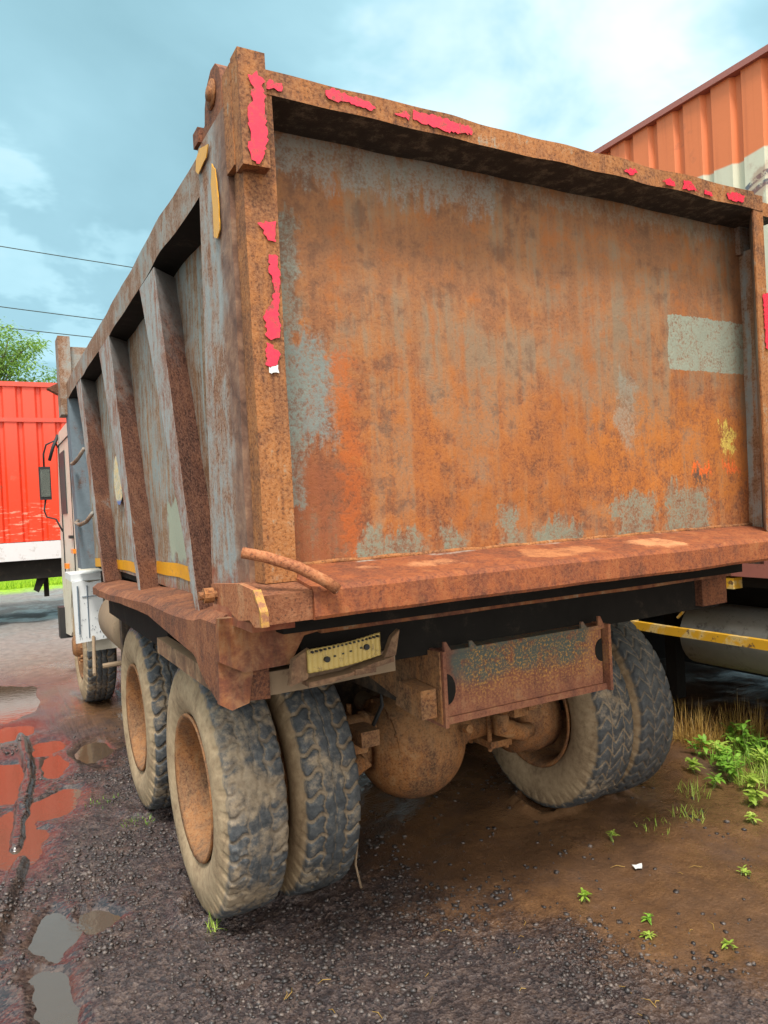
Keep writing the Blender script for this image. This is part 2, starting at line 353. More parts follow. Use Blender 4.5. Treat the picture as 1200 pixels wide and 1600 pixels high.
def split(o):
    """one object per separate piece"""
    bm = bmesh.new(); bm.from_mesh(o.data); seen = set(); isl = []
    bm.verts.ensure_lookup_table()
    for v in bm.verts:
        if v.index in seen: continue
        st = [v]; seen.add(v.index); comp = []
        while st:
            q = st.pop(); comp.append(q.index)
            for e in q.link_edges:
                r_ = e.other_vert(q)
                if r_.index not in seen: seen.add(r_.index); st.append(r_)
        isl.append(set(comp))
    bm.free()
    for comp in isl[1:]:
        n = o.copy(); n.data = o.data.copy(); COL.objects.link(n)
        keep(n.data, comp)
    if len(isl) > 1: keep(o.data, isl[0])
    return o
def keep(me, comp):
    bm = bmesh.new(); bm.from_mesh(me); bm.verts.ensure_lookup_table()
    bmesh.ops.delete(bm, geom=[v for v in bm.verts if v.index not in comp], context='VERTS'); bm.to_mesh(me); bm.free()
def thing(name, label, cat, loc=(0, 0, 0), group=None):
    o = bpy.data.objects.new(name, None); COL.objects.link(o); o.location = loc; o.empty_display_size = .3
    o['label'] = label; o['category'] = cat
    if group: o['group'] = group
    return o
def tag(o, label, cat, group=None):
    o['label'] = label; o['category'] = cat
    if group: o['group'] = group
    return o
def B(): return bmesh.new()
def hexa(bm, p):
    """8 points: bottom ring then top ring"""
    v = [bm.verts.new(q) for q in p]
    for q in ((3, 2, 1, 0), (4, 5, 6, 7), (0, 1, 5, 4), (1, 2, 6, 5), (2, 3, 7, 6), (3, 0, 4, 7)):
        bm.faces.new([v[i] for i in q])
def bx(bm, x0, x1, y0, y1, z0, z1):
    hexa(bm, [(x0, y0, z0), (x1, y0, z0), (x1, y1, z0), (x0, y1, z0), (x0, y0, z1), (x1, y0, z1), (x1, y1, z1), (x0, y1, z1)])
def prism(bm, pts, axis, a, b):
    """extrude 2-D polygon between a and b along axis; pts are the other two coordinates in order"""
    def mk(p, t):
        q = list(p); q.insert(axis, t); return q
    A = [bm.verts.new(mk(p, a)) for p in pts]; Bv = [bm.verts.new(mk(p, b)) for p in pts]
    bm.faces.new(A); bm.faces.new(Bv[::-1])
    for i in range(len(pts)):
        j = (i+1) % len(pts); bm.faces.new((A[j], A[i], Bv[i], Bv[j]))
def bar(bm, axis, t0, t1, sec, n=24, amp=.003, seed=0.0, freq=3.0, fn=None):
    """long member of polygonal section, cut along its length and dented a little; sec pts in the other two axes"""
    rings = []
    for i in range(n+1):
        t = t0+(t1-t0)*i/n; row = []
        for k, p in enumerate(sec):
            q = list(p); q.insert(axis, t)
            if fn: q = list(fn(q, t))
            d = mnoise.noise_vector(Vector(q)*freq+Vector((seed, seed*2, 7)))*amp
            for ax in range(3):
                if ax != axis: q[ax] += d[ax]
            row.append(bm.verts.new(q))
        rings.append(row)
    for a, b in zip(rings, rings[1:]):
        for k in range(len(sec)):
            j = (k+1) % len(sec); bm.faces.new((a[k], a[j], b[j], b[k]))
    bm.faces.new(rings[0][::-1]); bm.faces.new(rings[-1])
def rect(a0, a1, b0, b1): return [(a0, b0), (a1, b0), (a1, b1), (a0, b1)]
def tube(bm, pts, rad, n=10, caps=True):
    pts = [Vector(p) for p in pts]; rings = []
    rads = rad if isinstance(rad, (list, tuple)) else [rad]*len(pts)
    up = Vector((.13, .31, .94))
    for i, p in enumerate(pts):
        d = (pts[min(i+1, len(pts)-1)]-pts[max(i-1, 0)]).normalized()
        a = d.cross(up)
        if a.length < .1: a = d.cross(Vector((1, 0, 0)))
        a.normalize(); b = d.cross(a)
        rings.append([bm.verts.new(p+rads[i]*(a*math.cos(2*math.pi*k/n)+b*math.sin(2*math.pi*k/n))) for k in range(n)])
    for A, C in zip(rings, rings[1:]):
        for k in range(n): bm.faces.new((A[k], A[(k+1) % n], C[(k+1) % n], C[k]))
    if caps: bm.faces.new(rings[0][::-1]); bm.faces.new(rings[-1])
def revolve(bm, prof, c, n=48, skip=None):
    """profile (x, r) turned about the X axis through c"""
    rings = []
    for x, r in prof:
        if r < 1e-5: rings.append([bm.verts.new((c[0]+x, c[1], c[2]))])
        else: rings.append([bm.verts.new((c[0]+x, c[1]+r*math.cos(2*math.pi*k/n), c[2]+r*math.sin(2*math.pi*k/n))) for k in range(n)])
    for i, (a, b) in enumerate(zip(rings, rings[1:])):
        for k in range(n):
            if skip and skip(i, k, n): continue
            j = (k+1) % n
            q = [a[k] if len(a) > 1 else a[0], a[j] if len(a) > 1 else None, b[j] if len(b) > 1 else b[0], b[k] if len(b) > 1 else None]
            q = [v for v in q if v is not None]
            if len(q) >= 3: bm.faces.new(q)
def ragged(bm, pts, axis, at, thick, jit=.004, step=.012, seed=1):
    """thin torn sheet with an irregular outline lying on the plane axis = at"""
    rn = random.Random(seed); out = []
    n = len(pts)
    for i in range(n):
        a = Vector(pts[i]).to_2d(); b = Vector(pts[(i+1) % n]).to_2d()
        k = max(1, int((b-a).length/step))
        for t in range(k):
            p = a.lerp(b, t/k); out.append((p.x+rn.uniform(-jit, jit), p.y+rn.uniform(-jit, jit)))
    def mk(p, t):
        q = list(p); q.insert(axis, t); return q
    f1 = bm.faces.new([bm.verts.new(mk(p, at)) for p in out])
    ex = bmesh.ops.extrude_face_region(bm, geom=[f1])
    vs = [g for g in ex['geom'] if isinstance(g, bmesh.types.BMVert)]
    d = [0, 0, 0]; d[axis] = thick
    bmesh.ops.translate(bm, verts=vs, vec=d)
    bmesh.ops.triangulate(bm, faces=[q for q in bm.faces if len(q.verts) > 4])
def sheet(bm, n, m_, fn):
    g = [[bm.verts.new(fn(i/n, j/m_)) for j in range(m_+1)] for i in range(n+1)]
    for i in range(n):
        for j in range(m_): bm.faces.new((g[i][j], g[i+1][j], g[i+1][j+1], g[i][j+1]))
    return g
def np_mesh(name, V, Fq):
    me = bpy.data.meshes.new(name); V = np.asarray(V, np.float32); Fq = np.asarray(Fq, np.int32)
    me.vertices.add(len(V)); me.vertices.foreach_set('co', V.ravel())
    k = Fq.shape[1]; me.loops.add(Fq.size); me.loops.foreach_set('vertex_index', Fq.ravel())
    me.polygons.add(len(Fq)); me.polygons.foreach_set('loop_start', np.arange(0, Fq.size, k, dtype=np.int32))
    me.polygons.foreach_set('loop_total', np.full(len(Fq), k, np.int32))
    me.update(calc_edges=True); me.validate(); return me

# value noise in numpy
_perm = rng.random((256, 256)).astype(np.float32)
def vn(x, y):
    xi = np.floor(x).astype(int); yi = np.floor(y).astype(int); fx = x-xi; fy = y-yi
    fx = fx*fx*(3-2*fx); fy = fy*fy*(3-2*fy)
    a = _perm[xi % 256, yi % 256]; b = _perm[(xi+1) % 256, yi % 256]; c = _perm[xi % 256, (yi+1) % 256]; d = _perm[(xi+1) % 256, (yi+1) % 256]
    return (a*(1-fx)+b*fx)*(1-fy)+(c*(1-fx)+d*fx)*fy-.5
def fbm(x, y, s, o=4, g=.5):
    t = 0; a = 1
    for k in range(o): t = t+a*vn(x*s+17*k, y*s+31*k); s *= 2.03; a *= g
    return t

# ------------------------------------------------------------------ ground
PUD = [(-.58, 5.0, .22, .30), (-.34, 3.82, .11, .30), (-.66, 3.7, .20, .50), (-.42, 3.05, .20, .26), (-.62, 2.65, .16, .50), (-.36, 4.35, .12, .25), (-1.2, 3.2, .38, 1.2), (-.75, 6.3, .55, 1.0), (-1.6, 5.4, .5, .9),
       (-.535, 1.42, .085, .22), (-.57, .97, .085, .24), (-.36, 1.46, .10, .12), (-.95, .9, .2, .6), (-.05, 3.95, .14, .3)]
RIDGE = [((-.52, 4.9), (-.50, 3.9)), ((-.50, 3.9), (-.64, 2.5)), ((-.62, 2.3), (-.78, 1.4))]
def pud_field(x, y):
    d = np.full(x.shape, 9.0)
    wx = x+.07*fbm(x, y, 5, 3); wy = y+.16*fbm(x+9, y, 4, 3)
    for cx, cy, rx, ry in PUD:
        d = np.minimum(d, np.sqrt(((wx-cx)/rx)**2+((wy-cy)/ry)**2))
    return d
def sst(v, a, b):
    t = np.clip((v-a)/(b-a), 0, 1); return t*t*(3-2*t)
WATER = -.020
def mudmask(x, y):      # smooth wet silt behind and under the truck, right half
    t = (x*0.75+y*.55)
    return sst(x+.55*fbm(x, y, 1.6, 5, .6)+.25*(y-.4), .65, 1.7)*sst(y+.6*fbm(x, y+5, 1.8, 5, .6)+(x-1.1)*1.1, -.7, .7)
def height(x, y):
    near = np.exp(-np.maximum(0, np.hypot(x-1, y-1)-6)/6)
    mm = mudmask(x, y)
    h = .010*fbm(x, y, 1.1, 3)+(.018*fbm(x, y, 5, 3)+.010*np.abs(fbm(x, y, 21, 3))+.012*np.maximum(0, vn(x*62, y*62)+.1)+.006*vn(x*118, y*118))*(1-.78*mm)*near
    h = h+.010*mm*np.sin((x*.8-y*1.0)*11+2*fbm(x, y, 1.5, 2))*sst(y, .3, .8)
    p = pud_field(x, y); wm = 1-sst(p, 1.0, 2.1); h = h*(1-.65*wm)-.006*wm
    h = h-.036*(1-sst(p, .35, 1.3))+.012*mm*fbm(x, y, 3.2, 3)
    for tx_, ty_ in ((.18, 1.263), (.51, 1.263), (2.12, 1.263), (2.43, 1.263), (.18, 2.633), (.51, 2.633), (.2, 5.68)):   # mud squeezed up round each tyre
        q = np.sqrt(((x-tx_)/.20)**2+((y-ty_)/.17)**2); h = h+.028*np.exp(-((q-1.05)/.22)**2)*(1+1.2*fbm(x, y, 12, 3))
    for (ax, ay), (bx_, by) in RIDGE:
        t = np.clip(((x-ax)*(bx_-ax)+(y-ay)*(by-ay))/((bx_-ax)**2+(by-ay)**2), 0, 1)
        d = np.hypot(x-ax-t*(bx_-ax), (y-ay-t*(by-ay)))
        h = h+.045*(1-sst(d+.02*fbm(x, y, 9, 2), .012, .055))
    return h
def axis_pts(lo, hi, a, b, d, far):
    core = np.arange(a, b, d); L = []; s = d; v = a
    while v > lo: s *= 1.13; s = min(s, far); v -= s; L.append(v)
    Rr = []; s = d; v = b
    while v < hi: s *= 1.13; s = min(s, far); v += s; Rr.append(v)
    return np.array(L[::-1]+list(core)+Rr)
gx = axis_pts(-300, 300, -.95, 3.7, .0085, 20); gy = axis_pts(-30, 400, -.75, 3.6, .0085, 20)
GX, GY = np.meshgrid(gx, gy, indexing='ij')
GZ = height(GX, GY)
nx, ny = GX.shape
idx = np.arange(nx*ny).reshape(nx, ny)
me = np_mesh('ground', np.stack([GX, GY, GZ], -1).reshape(-1, 3), np.stack([idx[:-1, :-1], idx[1:, :-1], idx[1:, 1:], idx[:-1, 1:]], -1).reshape(-1, 4))
att = me.attributes.new('mud', 'FLOAT', 'POINT'); att.data.foreach_set('value', mudmask(GX, GY).ravel().astype(np.float32))
att = me.attributes.new('wet', 'FLOAT', 'POINT'); att.data.foreach_set('value', (1-sst(pud_field(GX, GY), 1.05, 2.2)).ravel().astype(np.float32))
mt, N, b, co = new_mat('wet_gravelly_mud')
n1 = N.noise(co, 1.2, 5, .6, .3); n2 = N.noise(co, 9, 6, .7); n3 = N.noise(co, 70, 5, .75); nf = N.noise(co, 260, 3, .8)
vo = N.vor(co, 85, out='Color')
vsx = N.sep(vo)[0]
grav = N.ramp(N.m('ADD', N.m('MULTIPLY', n2, .4), N.m('ADD', N.m('MULTIPLY', n3, .35), N.m('MULTIPLY', vsx, .25))), [(.3, (.010, .007, .008)), (.44, (.032, .021, .021)), (.55, (.070, .047, .042)), (.68, (.13, .092, .077)), (.8, (.23, .18, .15))])
silt = N.ramp(N.m('ADD', N.m('MULTIPLY', n1, .5), N.m('ADD', N.m('MULTIPLY', n2, .3), N.m('MULTIPLY', n3, .2))), [(.34, (.05, .025, .013)), (.48, (.12, .06, .028)), (.6, (.20, .105, .05)), (.75, (.30, .18, .10))])
am = N.n('ShaderNodeAttribute', attribute_name='mud').outputs['Fac']; aw = N.n('ShaderNodeAttribute', attribute_name='wet').outputs['Fac']
k = N.step(N.m('ADD', am, N.m('ADD', N.m('MULTIPLY', N.m('SUBTRACT', n2, .5), 1.1), N.m('MULTIPLY', N.m('SUBTRACT', n3, .5), .9))), .0, 1.0)
c = N.mix(k, grav, silt)
c = N.mix(N.m('MULTIPLY', N.step(N.noise(co, 2.2, 4, .6), .52, .66), .4), c, (.11, .065, .045))
GYs = N.sep(co)[1]
c = N.mix(N.m('MULTIPLY', N.step(GYs, 5, 11), .8), c, N.ramp(n2, [(.35, (.17, .165, .16)), (.65, (.30, .285, .27))]))
c = N.mix(N.step(N.m('ADD', GYs, N.m('MULTIPLY', n1, 3)), 20.2, 21.2), c, N.ramp(n2, [(.35, (.16, .30, .02)), (.65, (.36, .52, .05))]))
c = N.mix(N.m('MULTIPLY', N.m('MINIMUM', aw, 1.0), .25), c, N.mix(1.0, c, (.45, .4, .4), 'MULTIPLY'))
N.L(c, b.inputs['Base Color'])
wetr = N.m('MAXIMUM', N.m('MULTIPLY', aw, 1.35), N.m('MULTIPLY', N.step(N.m('ADD', N.m('MULTIPLY', n1, .8), N.m('MULTIPLY', n2, .2)), .46, .58), .85))
N.put(b.inputs['Roughness'], N.m('SUBTRACT', N.m('SUBTRACT', .52, N.m('MULTIPLY', wetr, .30)), N.m('MULTIPLY', k, N.m('MULTIPLY', N.step(n1, .40, .58), .30)), clamp=False))
far_ = N.m('MAXIMUM', N.step(GYs, 5.5, 9), N.step(N.sep(co)[0], 3.1, 3.8))
N.put(b.inputs['Roughness'], N.m('ADD', b.inputs['Roughness'].links[0].from_socket, N.m('MULTIPLY', far_, .35), clamp=True))
N.put(b.inputs['Specular IOR Level'], N.m('SUBTRACT', .6, N.m('MULTIPLY', far_, .4)))
hb = N.m('ADD', N.m('MULTIPLY', n3, .5), N.m('ADD', N.m('MULTIPLY', nf, .2), N.m('MULTIPLY', N.vor(co, 85), .4)))
bn = N.n('ShaderNodeBump'); N.L(hb, bn.inputs['Height']); bn.inputs['Distance'].default_value = .012
N.put(bn.inputs['Strength'], N.m('MULTIPLY', N.m('SUBTRACT', .95, N.m('MULTIPLY', k, .5)), N.m('SUBTRACT', 1.0, N.m('MULTIPLY', aw, .8)))); N.L(bn.outputs[0], b.inputs['Normal'])
g = link('ground', me, mt, smooth=True); g['kind'] = 'structure'
# puddles: one level water surface that shows where the ground dips below it
mt, N, b, co = new_mat('muddy_water'); b.inputs['Base Color'].default_value = (.085, .055, .035, 1)
b.inputs['Roughness'].default_value = .07; b.inputs['Specular IOR Level'].default_value = 1.0; b.inputs['IOR'].default_value = 1.6
N.L(N.bump(N.noise(co, 22, 3, .5), .0012, .6), b.inputs['Normal'])
bm = B()
for x0, x1, y0, y1 in ((-2.2, .16, -.2, 8.0),):
    vs = [bm.verts.new(q) for q in ((x0, y0, WATER), (x1, y0, WATER), (x1, y1, WATER), (x0, y1, WATER))]; bm.faces.new(vs)
o = finish('puddle_water', bm, mt); o['kind'] = 'structure'

# loose gravel: thousands of small stones, one object
def stones(n, xr, yr, smin, smax, accept):
    ico = bmesh.new(); bmesh.ops.create_icosphere(ico, subdivisions=1, radius=1)
    IV = np.array([v.co[:] for v in ico.verts]); IF = np.array([[v.index for v in q.verts] for q in ico.faces]); ico.free()
    x = rng.uniform(*xr, n); y = rng.uniform(*yr, n); keep = accept(x, y) > rng.random(n); x = x[keep]; y = y[keep]; n = len(x)
    s = smin+(smax-smin)*rng.random(n)**2.6
    sc = s[:, None]*rng.uniform(.6, 1.15, (n, 3))*np.array([1, 1, .62])
    V = IV[None]*(1+rng.uniform(-.28, .28, (n, 12, 1)))*sc[:, None, :]
    a = rng.uniform(0, 6.28, n); ca, sa = np.cos(a)[:, None], np.sin(a)[:, None]
    V = np.stack([V[..., 0]*ca-V[..., 1]*sa, V[..., 0]*sa+V[..., 1]*ca, V[..., 2]], -1)
    V += np.stack([x, y, height(x, y)+s*.12], -1)[:, None, :]
    Fc = (IF[None]+(np.arange(n)*12)[:, None, None]).reshape(-1, 3)
    return V.reshape(-1, 3), Fc
def acc(x, y):
    return (1-.93*mudmask(x, y))*sst(pud_field(x, y), 1.1, 2.2)*(.15+.85*sst(fbm(x, y, 2.4, 4), -.1, .22))
V1, F1 = stones(30000, (-.95, 2.8), (-.7, 1.8), .0025, .017, acc)
V2, F2 = stones(15000, (-.9, .4), (1.0, 4.6), .004, .018, acc)
me = np_mesh('gravel', np.concatenate([V1, V2]), np.concatenate([F1, F2+len(V1)]))
mt, N, b, co = new_mat('gravel_stone')
v = N.sep(N.vor(co, 55, out='Color'))[0]
N.L(N.ramp(N.m('ADD', N.m('MULTIPLY', v, .6), N.m('MULTIPLY', N.noise(co, 3, 3), .4)), [(.1, (.012, .010, .010)), (.4, (.030, .023, .022)), (.66, (.072, .056, .050)), (.86, (.18, .14, .12))]), b.inputs['Base Color'])
b.inputs['Roughness'].default_value = .38
N.L(N.bump(N.noise(co, 260, 3, .7), .002, .6), b.inputs['Normal'])
o = link('gravel', me, mt); o['kind'] = 'stuff'; tag(o, 'dark loose gravel scattered over the wet mud', 'gravel')

# ------------------------------------------------------------------ tyres
def tyre_mesh(name, kind, w_=.285, Ro=.554, Ri=.305):
    nl = {'lug': 38, 'worn': 38, 'zig': 44}[kind]; seg = nl*16
    side = [(.045, Ri), (.028, Ri+.014), (.012, Ri+.04), (.002, Ri+.07), (-.004, Ri+.10), (-.003, Ri+.13), (.002, Ri+.16), (.009, Ri+.185), (.014, Ri+.205), (.020, Ri+.22), (.026, Ri+.232)]
    nt = 34; x0 = .030; x1 = w_-.030
    tr = [(x0+(x1-x0)*i/(nt-1), Ro-.010*abs(2*i/(nt-1)-1)**3.0-.002) for i in range(nt)]
    prof = side+tr+[(w_-x, r) for x, r in side[::-1]]
    P = np.array(prof); npf = len(P); th = np.arange(seg)/seg*2*np.pi
    x = np.broadcast_to(P[:, 0], (seg, npf)).copy(); r = np.broadcast_to(P[:, 1], (seg, npf)).copy(); T = np.broadcast_to(th[:, None], (seg, npf))
    s = (x-w_/2)/(w_/2-.02)
    u = T*nl/(2*np.pi)
    tri = lambda q: 2*np.abs(2*(q-np.floor(q+.5)))-1
    if kind == 'zig':
        ph = u+.42*tri(s*1.15+.2); fr = np.abs(ph-np.floor(ph)-.5)*2
        g = 1-sst(fr, .10, .26)
        cg = 1-sst(np.abs(np.abs(s)-.34+.035*tri(u)), .02, .05); g = np.maximum(g*.9, cg*.8)
        dep = .010
    else:
        ph = u+.16*np.sin(s*9)+np.where(s > 0, .5, 0)*0; fr = np.abs(ph-np.floor(ph)-.5)*2
        g = (1-sst(fr, .13, .25))*sst(np.abs(s), .28, .38)
        cg = 1-sst(np.abs(np.abs(s)-.38+.06*tri(u)), .022, .06); c0 = 1-sst(np.abs(s-.03*tri(u+.25)), .016, .04)
        g = np.maximum(g, np.maximum(cg*.75, c0*.55))
        dep = .018 if kind == 'lug' else .0085
    tread = sst(r, Ri+.205, Ri+.232)
    shoulder = sst(r, Ri+.16, Ri+.21)*(1-tread)
    r = r-g*dep*tread
    lug = (1-sst(np.abs(u-np.floor(u)-.5)*2, .2, .5))
    sgn = np.where(s < 0, 1, -1)
    x = x+sgn*lug*.008*shoulder
    nz = fbm(T*9+P[:, 1]*13, x*40+5, 1.0, 3)
    r = r+nz*(.0022 if kind == 'worn' else .0010)
    if kind == 'worn':
        chunk = sst(fbm(T*14, x*30, 1.0, 3), .12, .3)*tread*sst(np.abs(s), .3, .8); r = r-chunk*.007
    # flat where it stands
    V = np.stack([x, r*np.cos(T), r*np.sin(T)], -1)
    V[..., 2] = np.maximum(V[..., 2], -Ro+.006)
    idx = np.arange(seg*npf).reshape(seg, npf)
    nxt = np.roll(idx, -1, 0)
    Fq = np.stack([idx[:, :-1], idx[:, 1:], nxt[:, 1:], nxt[:, :-1]], -1).reshape(-1, 4)
    me = np_mesh(name, V.reshape(-1, 3), Fq)
    a = me.attributes.new('groove', 'FLOAT', 'POINT'); a.data.foreach_set('value', (g*tread+lug*shoulder*.6).ravel().astype(np.float32))
    me.polygons.foreach_set('use_smooth', [True]*len(me.polygons))
    return me
TY = {k: tyre_mesh('tyre_'+k, k) for k in ('lug', 'worn', 'zig')}
TYM = {}
def tyre(kind, mat, loc, parent, flip=False, rot=0.0):
    key = (kind, mat)
    if key not in TYM:
        me = TY[kind].copy(); me.materials.append(M[mat]); TYM[key] = me
    o = bpy.data.objects.new('tyre', TYM[key]); COL.objects.link(o); o.parent = parent
    o.location = (.285, 0, 0) if flip else (0, 0, 0)
    o.rotation_euler = (0, 0, math.pi if flip else 0)
    return o
def disc_bm(sx=1, holes=True):
    bm = B()
    prof = [(.040, .300), (.016, .322), (.008, .318), (.016, .298), (.045, .288), (.060, .276), (.085, .272), (.175, .266), (.205, .252), (.212, .225), (.216, .165), (.218, .150), (.180, .135), (.150, .120), (.125, .112), (.120, .09), (.112, .0)]
    revolve(bm, [(x*sx, r) for x, r in prof], (0, 0, 0), 80, skip=(lambda i, k, n: i == 9 and (k % 16) in (0, 1, 2, 3)) if holes else None)
    for k in range(10):
        a = k*math.tau/10; c = (0, math.cos(a)*.135, math.sin(a)*.135)
        tube(bm, [(.216*sx, c[1]*1.13, c[2]*1.13), (.185*sx, c[1]*1.13, c[2]*1.13)], .014, 6)
    return bm
def rim_back_bm():
    """inner side of a wheel: flange and bare barrel seen from the axle"""
    bm = B(); revolve(bm, [(.040, .300), (.016, .322), (.008, .318), (.016, .298), (.05, .286), (.12, .276), (.24, .272), (.245, .05)], (0, 0, 0), 64); return bm
def front_disc_bm():
    bm = B()
    revolve(bm, [(.040, .300), (.018, .322), (.012, .318), (.020, .298), (.045, .288), (.09, .270), (.10, .24), (.055, .17), (.050, .12), (.03, .115), (-.03, .10), (-.05, .08), (-.055, .0)], (0, 0, 0), 64)
    for k in range(10):
        a = k*math.tau/10
        tube(bm, [(.058, math.cos(a)*.15, math.sin(a)*.15), (.005, math.cos(a)*.15, math.sin(a)*.15)], .016, 6)
    return bm
truck = thing('dump_truck', 'rusty tipper truck with grey rusted dump body and muddy double rear wheels', 'truck', (1.225, 3.0, 0))
RZ = .5535
def wheel(name, x, y, kind, mat, flip=False, front=False, back=False, discs=True, roll=0.0):
    # x: the face of the tyre nearest the left of the truck
    e = bpy.data.objects.new('wheel', None); COL.objects.link(e); e.parent = truck
    e.matrix_parent_inverse = Matrix.Translation(-Vector(truck.location))
    e.location = (x, y, RZ); e.empty_display_size = .1
    t = tyre(kind, mat, None, e, flip)
    if front: bm = front_disc_bm()
    elif back: bm = rim_back_bm()
    else: bm = disc_bm(1, True)
    if not back: bmesh.ops.rotate(bm, verts=bm.verts, cent=(0, 0, 0), matrix=Matrix.Rotation(roll, 3, 'X'))
    if flip and not back:
        bmesh.ops.rotate(bm, verts=bm.verts, cent=(0, 0, 0), matrix=Matrix.Rotation(math.pi, 3, 'Z')); bmesh.ops.translate(bm, verts=bm.verts, vec=(.285, 0, 0))
    o = finish('rim', bm, 'rim', None, True); o.parent = e
    return e
A1, A2, A3 = 1.263, 2.633, 5.68
wheel('w', .04, A1, 'worn', 'tyreB', roll=.9); wheel('w', .365, A1, 'lug', 'tyreA')
wheel('w', .04, A2, 'lug', 'tyreA', roll=.3); wheel('w', .365, A2, 'lug', 'tyreA')
wheel('w', 1.975, A1, 'zig', 'tyreA', back=True); wheel('w', 2.285, A1, 'zig', 'tyreC', flip=True)
wheel('w', 1.975, A2, 'zig', 'tyreA', back=True); wheel('w', 2.285, A2, 'zig', 'tyreC', flip=True)
wheel('w', .05, A3, 'lug', 'tyreA', front=True); wheel('w', 2.12, A3, 'lug', 'tyreA', flip=True, front=True)

# ------------------------------------------------------------------ dump body
W = 2.45; BW = 2.62
# side walls
def side_fn(x, s):
    def fn(a, t):
        y = .12+a*5.05; z = 1.40+t*1.48
        bulge = .012*mnoise.noise(Vector((y*1.3, z*1.5, s)))+.009*mnoise.noise(Vector((y*4, z*4, s)))
        return (x+bulge, y, z)
    return fn
bm = B(); sheet(bm, 100, 30, side_fn(.12, 3)); sheet(bm, 100, 30, side_fn(.128, 3)); left = part('side_wall', bm, 'side', truck, True, label='grey painted left side panel streaked with rust')
bm = B(); sheet(bm, 60, 20, side_fn(BW-.12, 8)); part('side_wall', bm, 'side', truck, True)
# ribs: slanting, wide at the rail and running out to a point at the sill
for k, (ya, yb, zb) in enumerate(((1.24, .757, 1.38), (2.55, 1.96, 1.36), (3.98, 3.27, 1.34))):
    wt, wb = (.34, .44, .30)[k], .06
    bm = B(); n = 26; rings = []
    for i in range(n+1):
        t = i/n; z = 2.862+(zb-2.862)*t; yr = ya+(yb-ya)*t; wd = wt+(wb-wt)*t
        d = mnoise.noise_vector(Vector((k*9, z*4, 1)))*.004
        rings.append([bm.verts.new(q) for q in ((.135, yr+.13+d.y, z), (.0+d.x, yr+d.y, z), (.0+d.x, yr+wd, z), (.135, yr+wd+.12, z))])
    for a, c in zip(rings, rings[1:]):
        for q in range(4): bm.faces.new((a[q], a[(q+1) % 4], c[(q+1) % 4], c[q]))
    bm.faces.new(rings[0][::-1]); bm.faces.new(rings[-1])
    bmesh.ops.recalc_face_normals(bm, faces=bm.faces)
    o = part('rib', bm, 'ribface', left, False, .004)
    o.data.materials.append(M['ribrust'])
    for p in o.data.polygons:
        if p.normal.y < -.5: p.material_index = 1
# front post, rungs
bm = B(); bar(bm, 2, 1.36, 2.86, rect(.0, .128, 4.62, 4.86), 16, .004, 5, fn=lambda q, t: (q[0], q[1]+(t-1.36)*.22, t)); part('front_post', bm, 'slate', left, False, .004)
for zy, ya, yb in ((2.27, 4.02, 4.72), (1.77, 3.72, 4.64)):
    bm = B(); tube(bm, [(.0, ya-.02, zy+.05), (-.03, ya+.1, zy-.01), (-.04, (ya+yb)/2, zy-.035), (-.03, yb-.1, zy-.02), (.0, yb+.03, zy-.0)], .015, 8); part('rung', bm, 'rail', left, True)
# top rails (slightly bent) with soffits painted black for shade
def railfn(q, t): return (q[0], t, q[2]+.018*math.exp(-((t-1.2)/.25)**2)-.012*(t/5.2))
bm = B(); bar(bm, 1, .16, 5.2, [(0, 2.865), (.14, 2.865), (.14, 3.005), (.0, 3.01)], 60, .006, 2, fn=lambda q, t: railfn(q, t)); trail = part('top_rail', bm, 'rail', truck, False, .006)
trail.data.materials.append(M['shadeblack'])
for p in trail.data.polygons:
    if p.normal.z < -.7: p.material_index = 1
bm = B(); bar(bm, 1, .16, 5.2, rect(BW-.14, BW, 2.865, 3.0), 20, .004, 3); part('top_rail', bm, 'rail', truck, False, .006)
# rear posts
def postfn(q, t):
    y = q[1]
    if y > .3: y += .10*(2.9-t)/1.4
    return (q[0], y, t)
bm = B(); bar(bm, 2, 1.40, 3.0, rect(-.012, .125, .10, .42), 24, .004, 4, fn=postfn); post = part('rear_post', bm, 'post', truck, False, .006, 'pale grey rear post with rusty edge and yellow tape')
bm = B(); bar(bm, 2, 1.40, 3.0, rect(BW-.125, BW+.012, .22, .5), 16, .004, 6); part('rear_post', bm, 'post', truck, False, .006)
for i, pl in enumerate(([(0.36, 2.978), (0.259, 2.947), (0.291, 2.918), (0.387, 2.905), (0.42, 2.928), (0.406, 2.961)],
                        [(0.235, 2.872), (0.203, 2.844), (0.183, 2.752), (0.185, 2.648), (0.217, 2.631), (0.251, 2.647), (0.246, 2.741), (0.253, 2.815)])):
    bm = B(); ragged(bm, pl, 0, -.0225, .003, .002, .02, i); part('reflective_tape', bm, 'yellowtape', post, label='yellow tape strip')
for i, (a, c, z0, z1) in enumerate(((1.29, 2.12, 1.462, 1.53), (2.69, 3.50, 1.418, 1.485), (4.19, 4.62, 1.38, 1.45))):
    bm = B(); sheet(bm, 22, 2, lambda s_, t_: (side_fn(.12, 3)((a+(c-a)*s_-.12)/5.05, (z0+(z1-z0)*t_-1.4)/1.48)[0]-.004, a+(c-a)*s_, z0+(z1-z0)*t_+.004*math.sin(s_*5)))
    part('reflective_tape', bm, 'yellowtape', left, label='yellow tape strip')
